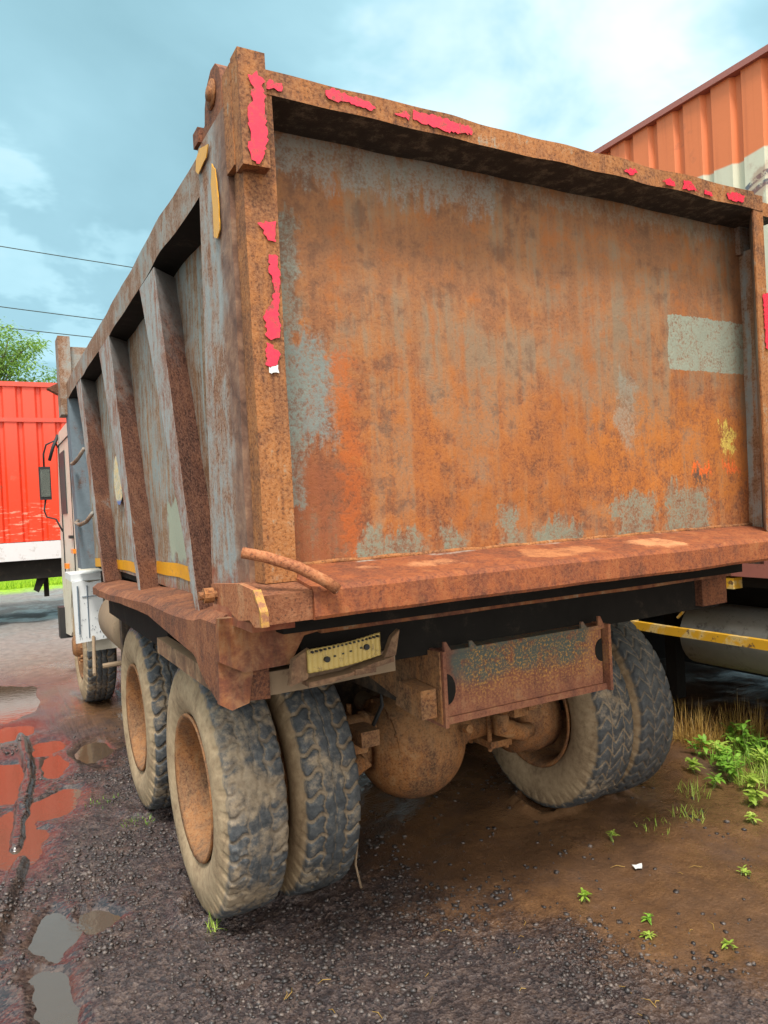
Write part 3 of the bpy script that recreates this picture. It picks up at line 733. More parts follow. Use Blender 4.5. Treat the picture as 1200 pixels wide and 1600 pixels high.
# faded oval sticker
mt, N, b, co = new_mat('faded_oval_sticker'); vv = N.noise(co, 16, 3, .5, 1.5); zz = N.sep(co)[2]
c = N.ramp(vv, [(.4, (.60, .58, .44)), (.47, (.25, .33, .20)), (.5, (.62, .60, .46)), (.6, (.66, .50, .12)), (.64, (.60, .60, .50))])
N.L(N.mix(N.step(zz, 1.90, 1.88), c, (.08, .20, .42)), b.inputs['Base Color']); b.inputs['Roughness'].default_value = .5
bm = B(); ragged(bm, [(3.12+.17*math.cos(a), 2.03+.17*math.sin(a)) for a in [k*math.tau/24 for k in range(24)]], 0, .098, .003, .004, .03, 4); part('sticker', bm, mt, left, label='faded round sticker, blue at the bottom')
# floor, headboard
bm = B(); bx(bm, .135, BW-.135, .23, 5.15, 1.36, 1.41); part('floor', bm, 'shadeblack', truck, False, .004)
bm = B()
for k in range(9): bx(bm, .16, W-.16, .6+k*.5, .68+k*.5, 1.22, 1.328)
split(part('floor_bearer', bm, 'shadeblack', truck, False, .003))  # floor and bearers blackened, shade under the body put into their colour
bm = B(); sheet(bm, 20, 20, lambda a, t: (.1+a*2.25, 5.10+.01*mnoise.noise(Vector((a*6, t*6, 1))), 1.4+t*1.93)); sheet(bm, 20, 20, lambda a, t: (.1+a*2.25, 5.16+.01*mnoise.noise(Vector((a*6, t*6, 1))), 1.4+t*1.93))
hb = part('headboard', bm, 'rail', truck, True)
bm = B(); bx(bm, -.05, .05, 5.02, 5.26, 2.72, 3.42); bx(bm, .051, .2, 5.07, 5.2, 2.82, 3.27); part('headboard_post', bm, 'rail', hb, False, .005)
bm = B(); bx(bm, W+.03, W+.16, 5.12, 5.36, 2.70, 3.47); part('headboard_post', bm, 'rail', hb, False, .005)
bm = B(); prism(bm, [(-.14, 2.98), (-.05, 3.03), (-.05, 2.93)], 1, 5.2, 5.3); part('bracket', bm, 'redrust', hb)
bm = B(); bar(bm, 0, .0, W, rect(5.08, 5.18, 3.27, 3.34), 12, .003, 9); part('headboard_rail', bm, 'rail', hb, False, .004)
# sill along the left side: flange that steps down to the corner block
bm = B()
def sillprof(t):
    # y -> outer x, top z, bottom z
    K = [(.34, -.06, 1.425, 1.14), (.52, -.06, 1.425, 1.19), (.66, -.055, 1.40, 1.255), (1.0, -.05, 1.38, 1.27), (1.45, -.06, 1.39, 1.315), (1.7, -.09, 1.385, 1.325), (2.4, -.09, 1.352, 1.30), (3.4, -.06, 1.32, 1.25)]
    for a, c in zip(K, K[1:]):
        if t <= c[0]:
            s = (t-a[0])/(c[0]-a[0]); return [a[i]+(c[i]-a[i])*s for i in (1, 2, 3)]
    return K[-1][1:]
rings = []
for i in range(61):
    y = .34+3.06*i/60; xo, zt, zb = sillprof(y); d = mnoise.noise_vector(Vector((0, y*3.5, 3)))*.006
    rings.append([bm.verts.new(q) for q in ((.118, y, zt+.02), (xo+.035+d.x, y, zt+.006+d.z), (xo+d.x, y, zt-.02+d.z), (xo+d.x, y, zb+d.z), (.118, y, zb-.01))])
for a, c in zip(rings, rings[1:]):
    for q in range(5): bm.faces.new((a[q], a[(q+1) % 5], c[(q+1) % 5], c[q]))
bm.faces.new(rings[0]); bm.faces.new(rings[-1][::-1])
sill = part('sill_beam', bm, 'redrust', truck, False)
bm = B(); bx(bm, .03, .10, 1.5, 3.35, 1.12, 1.31); part('sill_web', bm, 'shadeblack', sill, False, .004)
bm = B(); bar(bm, 1, 1.0, 3.2, rect(.12, .20, .0, .085), 12, .003, 3, fn=lambda q, t: (q[0], t, q[2]+1.085+(t-1.0)*.055)); part('subframe_rail', bm, 'dusttan', truck, False, .004)
bm = B(); bar(bm, 1, .34, 3.4, rect(W-.12, W+.06, 1.2, 1.42), 12, .004, 3); part('sill_beam', bm, 'redrust', truck, False, .004)
# rear cross beam under the body
bm = B()
prism(bm, [(-.058, 1.425), (-.062, 1.285), (.02, 1.24), (.18, 1.245), (.235, 1.335), (.30, 1.345), (.30, 1.425)], 1, .30, .335)
rb = part('rear_beam', bm, 'beam', truck, False, .004)
bm = B(); bar(bm, 0, .30, W+.05, rect(.302, .34, 1.335, 1.372), 30, .004, 1); part('beam_flange', bm, 'beam', rb, False, .003)
bm = B(); bar(bm, 0, .25, W+.05, rect(.38, .46, 1.18, 1.345), 14, .003, 1); part('beam_web', bm, 'shadeblack', rb, False, .003)  # web coloured black for the shaded gap below the ledge
bm = B(); prism(bm, [(-.058, 1.283), (-.06, 1.14), (-.02, 1.115), (.04, 1.13), (.06, 1.24), (.02, 1.238)], 1, .33, .36); part('corner_gusset', bm, 'beam', rb, False, .003)
bm = B(); bar(bm, 0, -.03, .62, [(.36, 1.135), (.42, 1.145), (.42, 1.215), (.36, 1.215)], 14, .003, 8, fn=lambda q, t: (t, q[1], q[2]+.03*(t > .3)*(t-.3))); part('mudguard_beam', bm, 'dusttan', rb, False, .003)
bm = B(); bx(bm, -.02, .03, .42, 1.5, 1.13, 1.20); bx(bm, .5, .56, .42, 1.4, 1.16, 1.2); split(part('mudguard_stay', bm, 'under', rb, False, .003))
# tail lamp strip in its bracket
bm = B(); prism(bm, [(.150, 1.185), (.215, 1.20), (.225, 1.30), (.165, 1.27)], 1, .235, .26); prism(bm, [(.21, 1.192), (.36, 1.20), (.46, 1.222), (.535, 1.232), (.535, 1.215), (.40, 1.196), (.3, 1.18), (.21, 1.176)], 1, .215, .28)
prism(bm, [(.505, 1.22), (.555, 1.232), (.575, 1.32), (.545, 1.30)], 1, .235, .26); bx(bm, .38, .46, .21, .25, 1.19, 1.21)
lb = part('lamp_bracket', bm, 'under', rb, False, .002)
bm = B()
sheet(bm, 60, 14, lambda a, t: (.212+.275*a, .218-.012*math.sin(a*3.1)+.0022*math.cos(a*2*math.pi*15)-.002*(t > .8)*(1 if int(a*30) % 2 else 0), 1.222+.078*t+.024*a-.004*math.sin(a*3.1)))
r_ = bmesh.ops.extrude_face_region(bm, geom=list(bm.faces)); bmesh.ops.translate(bm, verts=[v for v in r_['geom'] if isinstance(v, bmesh.types.BMVert)], vec=(0, .012, 0))
lp = part('tail_lamp', bm, 'lens', lb, True, label='yellowed ribbed lamp strip without its lenses')
bm = B()
for hx, hz in ((.275, 1.262), (.425, 1.283)): tube(bm, [(hx, .200, hz), (hx, .222, hz)], .010, 10)
for hx in (.30, .33, .36, .40): bx(bm, hx, hx+.008, .203, .222, 1.262+(hx-.27)*.14, 1.267+(hx-.27)*.14)
for k in range(17): bx(bm, .220+k*.0155, .226+k*.0155, .199, .222, 1.290+k*.0013, 1.296+k*.0013)
split(part('lamp_screw', bm, 'black', lb))

# ------------------------------------------------------------------ tailgate
ZT, ZI = 3.068, 2.995
bm = B()
bar(bm, 2, 1.555, ZI, rect(.0, .10, 0, .085), 30, .0035, 11)
bar(bm, 2, 1.555, ZI, rect(W-.098, W-.03, 0, .008), 30, .0025, 12)
bar(bm, 0, .0, W-.098, rect(-.002, .19, ZI+.001, ZT), 60, .008, 13, 5.0); bx(bm, W-.0975, BW-.03, .032, .19, ZI+.001, ZT-.01); bx(bm, W-.097, W-.032, -.002, .031, ZI+.001, ZT-.004)
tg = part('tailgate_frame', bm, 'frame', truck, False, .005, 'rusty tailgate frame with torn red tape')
tg.data.materials.append(M['soffitshade'])
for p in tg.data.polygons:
    if p.normal.z < -.7 and p.center.z > 2.9: p.material_index = 1  # downward faces of the rail get the painted shade
bm = B(); bx(bm, .02, .055, .086, .2, 1.56, ZI); part('frame_web', bm, 'side', tg, False, .002)
bm = B(); prism(bm, [(W-.0965, .010), (W-.085, .010), (BW-.005, .19), (BW-.028, .19)], 2, 1.56, ZI-.002); part('frame_web', bm, 'side', tg, False, .002)
def pan(a, t):
    x = .03+a*(BW-.045); z = 1.55+t*(ZI-1.52)
    e = min(1, 6*min(a, 1-a))*min(1, 6*min(t, 1-t))
    return (x, .186-e*(.018*mnoise.noise(Vector((x*1.1, z*1.3, 2)))+.016*math.exp(-((x-1.5)/.9)**2-((z-2.1)/.5)**2)+.007*mnoise.noise(Vector((x*3.6, z*2.2, 2)))+.004*mnoise.noise(Vector((x*9, z*6, 5)))), z)
bm = B(); sheet(bm, 120, 80, pan); part('tailgate_panel', bm, 'panel', tg, True)
bm = B(); sheet(bm, 10, 10, lambda a, t: (.04+a*(BW-.1), .21, 1.5+t*(ZI-1.51))); part('panel_back', bm, 'under', tg)
# ledge: sloping shelf with a front lip
bm = B(); bar(bm, 0, .10, W+.02, [(-.118, 1.452), (-.124, 1.462), (-.124, 1.532), (-.112, 1.546), (.02, 1.566), (.188, 1.588), (.188, 1.50), (.12, 1.45)], 110, .0045, 15, 4.0)
part('tailgate_ledge', bm, 'ledge', tg, False, .0, 'red brown sloping shelf at the foot of the tailgate')
bm = B(); bar(bm, 0, -.062, .0985, [(-.112, 1.452), (-.118, 1.535), (.0, 1.553), (.14, 1.553), (.14, 1.452)], 6, .003, 16); part('ledge_end', bm, 'redrust', tg, False, .004)
bm = B(); tube(bm, [(.12+.1*i, .178+.003*math.sin(i*2.3), 1.588+.003*math.sin(i*3.7)) for i in range(25)], .009, 7); part('weld_seam', bm, 'frame', tg, True)
# hinge plate and hinge ear at the top corner
for sx in (0,):
    q = lambda x: x if sx == 0 else W-x
    bm = B(); x0, x1 = sorted((q(-.016), q(.066))); bar(bm, 2, 2.755, 3.085, rect(x0, x1, -.045, .02), 8, .003, 5)
    bx(bm, *sorted((q(-.018), q(.0))), .021, .10, 2.78, 3.075)
    hp = part('hinge_plate', bm, 'frame', tg, False, .005)
    bm = B(); prism(bm, [(.15, 2.99), (.15, 3.10), (.165, 3.145), (.20, 3.175), (.25, 3.18), (.30, 3.155), (.335, 3.10), (.345, 3.05), (.43, 3.03), (.43, 3.0)], 0, *sorted((q(-.005), q(.035))))
    bx(bm, *sorted((q(-.02), q(.07))), .38, .44, 3.01, 3.06)
    he = part('hinge_ear', bm, 'redrust', truck, False, .004)
    bm = B(); tube(bm, [(q(-.022), .245, 3.10), (q(.10), .245, 3.10)], .022, 14); tube(bm, [(q(-.012), .245, 3.10), (q(-.006), .245, 3.10)], .045, 18); part('hinge_pin', bm, 'frame', he, True)
# torn red tape
def tp(pl, at, seed, mat='redtape'):
    bm = B(); ragged(bm, pl, 1, at+.0018, .0015, .0045, .008, seed); part('reflective_tape', bm, mat, tg, label='torn red tape' if mat == 'redtape' else 'white torn tape backing')
tp([(0.013, 3.006), (0.037, 3.024), (0.06, 3.004), (0.052, 2.983), (0.06, 2.959), (0.057, 2.894), (0.06, 2.831), (0.044, 2.776), (0.026, 2.757), (0.01, 2.77), (-0.002, 2.8), (0.008, 2.834), (0.004, 2.909), (0.019, 2.934), (0.017, 2.962), (0.025, 2.977)], -.0525, 1)
rl = -.0105
tp([(0.078, 3.014), (0.089, 3.038), (0.128, 3.03), (0.13, 3.012), (0.081, 3.01)], rl, 2)
tp([(0.034, 2.607), (0.088, 2.621), (0.084, 2.555), (0.063, 2.558), (0.048, 2.589)], -.008, 3)
tp([(0.065, 2.522), (0.086, 2.522), (0.093, 2.463), (0.084, 2.363), (0.087, 2.283), (0.058, 2.268), (0.041, 2.28), (0.043, 2.307), (0.034, 2.332), (0.064, 2.381), (0.077, 2.422), (0.062, 2.466)], -.008, 4)
tp([(0.04, 2.257), (0.06, 2.249), (0.08, 2.23), (0.075, 2.197), (0.039, 2.19), (0.037, 2.201)], -.008, 5)
tp([(0.043, 2.185), (0.075, 2.193), (0.074, 2.172), (0.042, 2.17)], -.008, 6, 'whitebit')
tp([(0.275, 3.05), (0.306, 3.06), (0.328, 3.050), (0.422, 3.046), (0.449, 3.026), (0.429, 3.018), (0.342, 3.024), (0.303, 3.018), (0.277, 3.03)], rl, 7)
tp([(0.515, 3.022), (0.554, 3.044), (0.579, 3.035), (0.569, 3.018)], rl, 8)
tp([(0.586, 3.052), (0.70, 3.052), (0.821, 3.044), (0.825, 3.02), (0.727, 3.009), (0.589, 3.019)], rl, 9)
tp([(1.544, 3.026), (1.607, 3.044), (1.62, 3.026), (1.576, 3.012)], rl, 10)
tp([(1.76, 3.019), (1.812, 3.038), (1.841, 3.015), (1.799, 3.005)], rl, 11)
tp([(1.894, 3.045), (1.936, 3.045), (1.976, 3.013), (1.881, 3.008)], rl, 12)
tp([(2.02, 3.023), (2.064, 3.027), (2.068, 3.006), (2.019, 3.005)], rl, 13)
tp([(2.165, 3.032), (2.223, 3.049), (2.28, 3.043), (2.272, 3.012), (2.174, 3.01)], rl, 14)
tp([(2.385, 2.629), (2.435, 2.627), (2.43, 2.384), (2.39, 2.38)], -.008, 15)
# latch hook and locking bar on the left corner
bm = B(); prism(bm, [(.268, 1.545), (-.02, 1.565), (-.15, 1.555), (-.195, 1.50), (-.20, 1.462), (-.14, 1.455), (-.10, 1.47), (.0, 1.457), (.064, 1.470), (.10, 1.487), (.262, 1.483)], 0, -.084, -.066)
lk = part('latch_hook', bm, 'pipe', truck, False, .003)
bm = B(); tube(bm, [(-.125, .215, 1.515), (-.095, .215, 1.515)], .024, 12); tube(bm, [(-.14, .215, 1.515), (.0, .215, 1.515)], .013, 8); part('latch_pin', bm, 'frame', lk, False)
bm = B(); prism(bm, [(-.15, 1.557), (-.199, 1.502), (-.203, 1.462), (-.19, 1.462), (-.188, 1.50), (-.145, 1.55)], 0, -.086, -.064); part('hook_edge', bm, 'yellowpaint', lk, False, .002)
bm = B(); tube(bm, [(-.085, -.07, 1.655), (-.03, -.10, 1.640), (.05, -.135, 1.607), (.12, -.15, 1.565), (.16, -.155, 1.535)], .0165, 12); part('locking_bar', bm, 'pipe', tg, True)

# ------------------------------------------------------------------ chassis, axles, crossmember
bm = B()
for x0 in (.80, 1.56): bx(bm, x0, x0+.085, .62, 7.0, .93, 1.19)
split(part('chassis_rail', bm, 'chassis', truck, False, .004))
bm = B(); hx0, hx1 = .80, 1.64
bx(bm, hx0+.012, hx1-.012, .316, .332, .9455, 1.1825)
bx(bm, hx0, hx1, .305, .42, .918, .945); bx(bm, hx0, hx1, .305, .42, 1.183, 1.199)
bx(bm, hx0-.016, hx0-.001, .285, .60, .912, 1.203); bx(bm, hx1+.001, hx1+.016, .285, .44, .915, 1.203)
cr = part('rear_crossmember', bm, 'cross', truck, False, .003, 'rusty channel crossmember with flaking black and yellow paint')
bm = B()
for x0, z1 in ((.80, 1.235), (.92, 1.225), (1.50, 1.228), (1.60, 1.24)): prism(bm, [(x0, 1.198), (x0+.035, 1.198), (x0+.012, z1), (x0, z1)], 1, .30, .31)
split(part('crossmember_lug', bm, 'cross', cr, False))
bm = B(); prism(bm, [(.812+.0*a_, 1.05) if False else (.812+.042*max(0, math.cos(R(a_))), 1.05+.06*math.sin(R(a_))) for a_ in range(-90, 91, 12)], 1, .3125, .3155); prism(bm, [(1.628-.04*max(0, math.cos(R(a_))), 1.09+.05*math.sin(R(a_))) for a_ in range(90, -91, -12)], 1, .3125, .3155)
split(part('crossmember_hole', bm, 'shadeblack', cr))
bm = B(); prism(bm, [(.30, .925), (.30, 1.2), (.62, 1.19), (1.05, 1.13), (1.1, 1.04), (.60, .95)], 0, .776, .783)
prism(bm, [(.32, .95), (.32, 1.06), (.48, 1.07), (.52, .97)], 0, .70, .769); part('crossmember_gusset', bm, 'axle', cr, False, .012)
# axles
def axle(y, near=True):
    bm = B()
    prof = []
    cx = 1.215
    revolve(bm, [(-.54, 0), (-.54, .068), (-.40, .072), (-.31, .078), (-.283, .095)]+[(-.03+.29*math.sin(R(a_)), .29*math.cos(R(a_))) for a_ in range(-70, 71, 7)]+[(.283, .095), (.31, .078), (.42, .072), (.54, .068), (.54, 0)], (cx, y, RZ-.01), 56)
    for v in bm.verts:      # banjo: rounder and fuller behind, flattened ahead
        if v.co.y > y: v.co.y = y+(v.co.y-y)*.8
    ax = part('axle', bm, 'axle', truck, True)
    bm = B(); revolve(bm, [(-.015, 0), (-.018, .225), (-.006, .235), (.012, .235), (.02, .225)], (cx-.2, y, RZ), 40)
    for k in range(14):
        a = k*math.tau/14; tube(bm, [(cx-.225, y+math.cos(a)*.215, RZ+math.sin(a)*.215), (cx-.175, y+math.cos(a)*.215, RZ+math.sin(a)*.215)], .011, 6)
    part('differential_flange', bm, 'axle', ax)
    for s in (-1, 1):
        xd = cx+s*.64
        bm = B(); revolve(bm, [(-.12, 0), (-.12, .15), (-.10, .205), (.0, .208), (.012, .222), (.03, .222), (.12, .215), (.12, 0)], (xd+s*.06, y, RZ), 44)
        if s > 0: pass
        part('brake_drum', bm, 'rim', ax, True)
        bm = B(); xx = cx+s*.47
        bx(bm, xx-.045, xx+.045, y-.42, y+.62, RZ+.15, RZ+.22); bx(bm, xx-.045, xx+.045, y-.3, y+.45, RZ+.085, RZ+.148)
        bx(bm, xx-.07, xx+.07, y-.12, y+.12, RZ-.12, RZ-.085)
        for d in (-.09, .09):
            for e in (-.055, .055): tube(bm, [(xx+e, y+d, RZ-.14), (xx+e, y+d, RZ+.26)], .013, 8)
        part('leaf_spring', bm, 'axle', ax, False, .006)
        bm = B(); tube(bm, [(xx-s*.06, y-.20, RZ+.09), (xx-s*.06, y-.20, RZ+.02), (xx+s*.06, y-.22, RZ-.03), (xx+s*.13, y-.2, RZ-.03)], [.05, .055, .045, .04], 12)
        tube(bm, [(xx-s*.10, y-.22, RZ+.17), (xx+s*.05, y-.22, RZ+.17)], .072, 18); tube(bm, [(xx-s*.08, y-.22, RZ+.17), (xx-s*.055, y-.22, RZ+.17)], .082, 18)
        part('brake_chamber', bm, 'axle', ax, True)
    return ax
axle(A1); axle(A2)
bm = B(); tube(bm, [(1.215, A1, RZ+.05), (1.215, A2, RZ+.08), (1.2, 4.6, .9)], .055, 14); part('propeller_shaft', bm, 'under', truck, True)
bm = B(); tube(bm, [(.69, .98, .42), (.70, .93, .30), (.665, .90, .18), (.68, .88, .08)], .006, 6); part('hanging_hose', bm, 'dusttan', truck, True)
bm = B(); bx(bm, .83, 1.6, A1+.6, A1+.72, .5, 1.1); bx(bm, .1, 2.35, 3.3, 3.4, .45, 1.2); split(part('bogie_bracket', bm, 'chassis', truck, False, .004))
bm = B(); tube(bm, [(.32, 3.55, .95), (.32, 3.6, .95), (.32, 4.4, .95), (.32, 4.45, .95)], [.20, .235, .235, .20], 28); part('fuel_tank', bm, 'dusttan', truck, True)
bm = B(); tube(bm, [(.15, 3.42, .75), (-.02, 3.44, .74)], .018, 8); tube(bm, [(.1, 4.9, .75), (.0, 4.1, .56)], .014, 8); split(part('step_stay', bm, 'dusttan', truck))

for i, pl in enumerate(([(.86, .95, 1.0), (.84, .9, .86), (.80, .98, .70), (.78, 1.05, .66)], [(1.58, .7, 1.0), (1.55, .72, .84), (1.62, .95, .74), (1.66, 1.03, .72)], [(1.3, .42, 1.0), (1.36, .55, .88), (1.52, .8, .85), (1.6, 1.0, .78)], [(.95, .5, .98), (1.1, .55, .86), (1.35, .6, .90), (1.5, .62, 1.0)])):
    bm = B(); tube(bm, pl, .010, 8); part('air_hose', bm, 'black', truck, True)
bm = B()
for k in range(12):
    a = k*math.tau/12; tube(bm, [(1.185+.17*math.cos(a), A1-.262+.05, RZ-.01+.17*math.sin(a)), (1.185+.17*math.cos(a), A1-.235, RZ-.01+.17*math.sin(a))], .011, 6)
bm.free()
bm = B(); tube(bm, [(1.36, 1.00, .63), (1.36, .965, .635)], .022, 6); part('drain_plug', bm, 'axle', truck)
# ------------------------------------------------------------------ cab and front
bm = B()
# shell with an arch over the front wheel
arch = [(5.68+.66*math.cos(a), .60+.66*math.sin(a)) for a in [R(d) for d in range(180, -1, -12)]]
pts = [(4.98, .60)]+arch+[(6.42, .55), (7.05, .50), (7.12, 1.2), (6.98, 2.1), (6.82, 2.66), (6.6, 2.74), (5.45, 2.74), (5.38, 1.30), (4.98, 1.25)]
prism(bm, pts, 0, .06, 2.43); cab = part('cab', bm, 'cream', truck, False, .02, 'cream white cab stained with mud')
bm = B(); bx(bm, .050, .059, 6.1, 6.6, 1.85, 2.5); part('window', bm, 'glass', cab, False, .003)
bm = B(); tube(bm, [(.056, 5.62, 1.1), (.056, 5.62, 2.6), (.056, 6.66, 2.6), (.056, 6.62, 1.2)], .008, 6); bx(bm, .03, .058, 5.7, 5.85, 1.6, 1.63); split(part('door_seam', bm, 'black', cab))
bm = B(); bx(bm, .03, .058, 5.5, 5.7, 1.46, 1.50); bx(bm, .02, .058, 6.2, 6.34, 1.28, 1.33); split(part('side_marker', bm, 'orangelens', cab, False, .003))
bm = B()
prism(bm, [(-.055, 1.235), (-.045, .70), (.205, .715), (.185, 1.235), (.09, 1.22), (.03, 1.245)], 1, 4.86, 4.90)
fl = part('rear_mudguard', bm, 'white', cab, False, .003, 'white dirt-specked mudguard plate behind the front wheel')
bm = B(); bx(bm, -.02, -.008, 4.845, 4.859, .78, 1.2); bx(bm, .06, .068, 4.852, 4.859, .74, 1.2); bx(bm, .02, .16, 4.85, 4.859, 1.10, 1.106)
for k in range(34):
    u_ = random.random(); v_ = random.random()**1.8; bx(bm, -.03+.21*u_, -.026+.21*u_, 4.853, 4.859, .73+.45*v_, .736+.45*v_)
part('plate_ribs', bm, 'bluegrey', fl)
bm = B(); bx(bm, -.06, .25, 4.9, 5.4, 1.24, 1.30); bx(bm, .0, .3, 5.36, 5.4, .8, 1.25); part('step', bm, 'white', cab, False, .01)
bm = B(); bx(bm, .0, 2.45, 7.0, 7.2, .45, .8); part('bumper', bm, 'black', cab, False, .02)
bm = B(); tube(bm, [(.06, 6.72, 2.58), (.02, 6.73, 2.66), (-.06, 6.76, 2.62), (-.09, 6.78, 2.52), (-.09, 6.8, 2.37)], .010, 8)
tube(bm, [(-.09, 6.8, 2.03), (-.11, 6.8, 1.90), (-.09, 6.78, 1.83), (.0, 6.75, 1.80), (.06, 6.72, 1.66)], .010, 8); tube(bm, [(.06, 6.70, 2.72), (.0, 6.68, 2.58), (-.04, 6.7, 2.44)], .018, 8)
ma = split(part('mirror_arm', bm, 'black', cab, True))
bm = B(); bx(bm, -.145, -.03, 6.76, 6.84, 2.02, 2.38); part('mirror_housing', bm, 'black', cab, False, .015)
bm = B(); bx(bm, -.135, -.04, 6.752, 6.759, 2.05, 2.35); part('mirror_glass', bm, 'mirror', cab, False, .002)

# ------------------------------------------------------------------ containers on trailers
def corrug(bm, axis, t0, t1, z0, z1, at, depth, pitch, sgn, nz=6):
    """trapezoid-ribbed sheet along axis"""
    pr = [(0, 0), (.62, 0), (.74, 1), (.90, 1)]
    P = []; t = t0
    while t < t1:
        for a, d in pr:
            if t+a*pitch < t1: P.append((t+a*pitch, d))
        t += pitch
    P.append((t1, 0)); g = []
    for (t, d) in P:
        row = []
        for k in range(nz+1):
            z = z0+(z1-z0)*k/nz; v = at+sgn*(d*depth)+.006*mnoise.noise(Vector((t*1.5, z*1.5, 3)))
            row.append(bm.verts.new((t, v, z) if axis == 0 else (v, t, z)))
        g.append(row)
    for a, c in zip(g, g[1:]):
        for k in range(nz): bm.faces.new((a[k], c[k], c[k+1], a[k+1]))
M['redbeam'] = plain('red_beam_paint', (.60, .07, .04), .5, .12, dirt=(.3, .1, .06), dthr=.62)
M['orbeam'] = plain('faded_red_rail_paint', (.36, .13, .10), .6, .15, dirt=(.2, .08, .05), dthr=.6)
M['whitebeam'] = plain('white_trailer_beam', (.62, .60, .60), .6, .08, dirt=(.42, .38, .36), dthr=.6)
rc = thing('container_trailer', 'bright red corrugated container on a trailer with a white side beam', 'trailer', (-2, 13.2, 0))
bm = B(); corrug(bm, 0, -9.9, 2.2, 1.46, 3.53, 12.03, .045, .30, 1); corrug(bm, 0, -9.9, 2.2, 3.60, 4.14, 12.03, .045, .30, 1)
part('container_wall', bm, 'redcont', rc)
bm = B(); bx(bm, -10, 2.3, 12.0, 12.1, 4.14, 4.22); bx(bm, -10, 2.3, 12.01, 12.1, 3.53, 3.60); bx(bm, 2.2, 2.3, 12.0, 12.1, 1.46, 4.14); bx(bm, -10, 2.3, 12.1, 14.4, 4.10, 4.18); bx(bm, -10, 2.25, 14.35, 14.44, 1.46, 4.1); bx(bm, 2.2, 2.28, 12.1, 14.35, 1.46, 4.1); bx(bm, -10, -9.92, 12.1, 14.35, 1.46, 4.1)
part('container_frame', bm, 'redbeam', rc, False, .01)
bm = B(); bx(bm, -10, 2.4, 11.98, 12.12, 1.14, 1.45); part('side_beam', bm, 'whitebeam', rc, False, .008)
bm = B(); bx(bm, -10, 2.35, 12.13, 14.4, .80, 1.44); part('trailer_bed', bm, 'shadeblack', rc, False, .01)
for xx in (-5.2, -6.4, -7.6):
    for yy in (12.15, 13.95):
        bm = B(); revolve(bm, [(0, .0), (.01, .28), (0, .3), (0, .45), (.03, .5), (.25, .5), (.28, .45), (.28, 0)], (0, 0, 0), 32)
        bmesh.ops.rotate(bm, verts=bm.verts, cent=(0, 0, 0), matrix=Matrix.Rotation(math.pi/2, 3, 'Z')); bmesh.ops.translate(bm, verts=bm.verts, vec=(xx, yy, .5)); part('wheel', bm, 'black', rc, True)
bm = B(); bx(bm, .2, .28, 12.4, 12.5, .45, .93); bx(bm, .6, 2.2, 12.3, 12.36, .5, .95); prism(bm, [(.02, .60), (.12, .92), (.30, .92), (.10, .55)], 1, 12.2, 12.26); split(part('landing_leg', bm, 'shadeblack', rc))

XT = 3.5
oc = thing('container_trailer', 'orange and cream corrugated container on a trailer parked beside the tipper', 'trailer', (4.7, 4.0, 0))
bm = B(); corrug(bm, 1, -4.0, 9.2, 1.32, 4.335, XT+.015, .034, .213, 1, 12); part('container_wall', bm, 'orcont', oc)
bm = B(); bx(bm, XT-.012, XT+.1, -4.1, 9.3, 4.335, 4.375); bx(bm, XT-.005, XT+.1, -4.1, 9.3, 1.2, 1.32); bx(bm, XT, XT+.1, 9.2, 9.3, 1.32, 4.335)
bx(bm, XT+.1, XT+2.44, -4.1, 9.3, 4.31, 4.36); bx(bm, XT+2.35, XT+2.44, -4.1, 9.3, 1.3, 4.31); bx(bm, XT+.1, XT+2.35, 9.22, 9.3, 1.3, 4.31); bx(bm, XT+.1, XT+2.35, -4.1, -4.02, 1.3, 4.31)
part('container_frame', bm, 'orbeam', oc, False, .006)
bm = B(); bx(bm, XT+.1, XT+2.4, -4.1, 9.3, 1.12, 1.22); bx(bm, XT+.75, XT+.9, -4, 9.2, .75, 1.12); bx(bm, XT+1.6, XT+1.75, -4, 9.2, .75, 1.12)
part('trailer_bed', bm, 'shadeblack', oc, False, .006)
mt, N, b, co = new_mat('hazard_striped_rail'); y = N.sep(co)[1]; z = N.sep(co)[2]
st = N.m('FRACT', N.m('MULTIPLY', N.m('ADD', y, z), 3.2)); n = N.noise(co, 14, 5, .7)
c = N.mix(N.m('MULTIPLY', N.step(st, .40, .62), N.step(n, .42, .55)), (.62, .33, .02), (.64, .46, .18)); c = N.mix(N.step(n, .55, .62), c, (.14, .08, .04))
N.L(c, b.inputs['Base Color']); b.inputs['Roughness'].default_value = .5
bm = B(); bar(bm, 1, .0, 2.12, rect(XT-.01, XT+.03, .752, .812), 16, .004, 3); gr = part('side_guard', bm, mt, oc, False, .003, 'yellow and white striped side guard rail')
bm = B(); bx(bm, XT+.03, XT+.07, 1.88, 1.92, .8, 1.12); bx(bm, XT+.03, XT+.07, .2, .24, .8, 1.12); tube(bm, [(XT+.1, 1.55, .86), (XT+.12, 1.42, 1.0)], .01, 6); tube(bm, [(XT+.1, 1.38, .96), (XT+.1, 1.53, .965)], .006, 6); split(part('guard_bracket', bm, mt, gr))
bm = B(); bx(bm, XT+.0, XT+.09, 1.02, 1.42, 1.115, 1.185); part('marker_plate', bm, mt, oc, False, .003)
M['tank'] = plain('dusty_grey_tank', (.22, .22, .20), .7, .3, dirt=(.05, .045, .04), dthr=.58, nscale=5)
bm = B(); tube(bm, [(XT+.30, -.8, .74), (XT+.30, -.76, .74), (XT+.30, 1.52, .74), (XT+.30, 1.57, .74)], [.17, .22, .22, .16], 30); part('air_tank', bm, 'tank', oc, True)
bm = B()
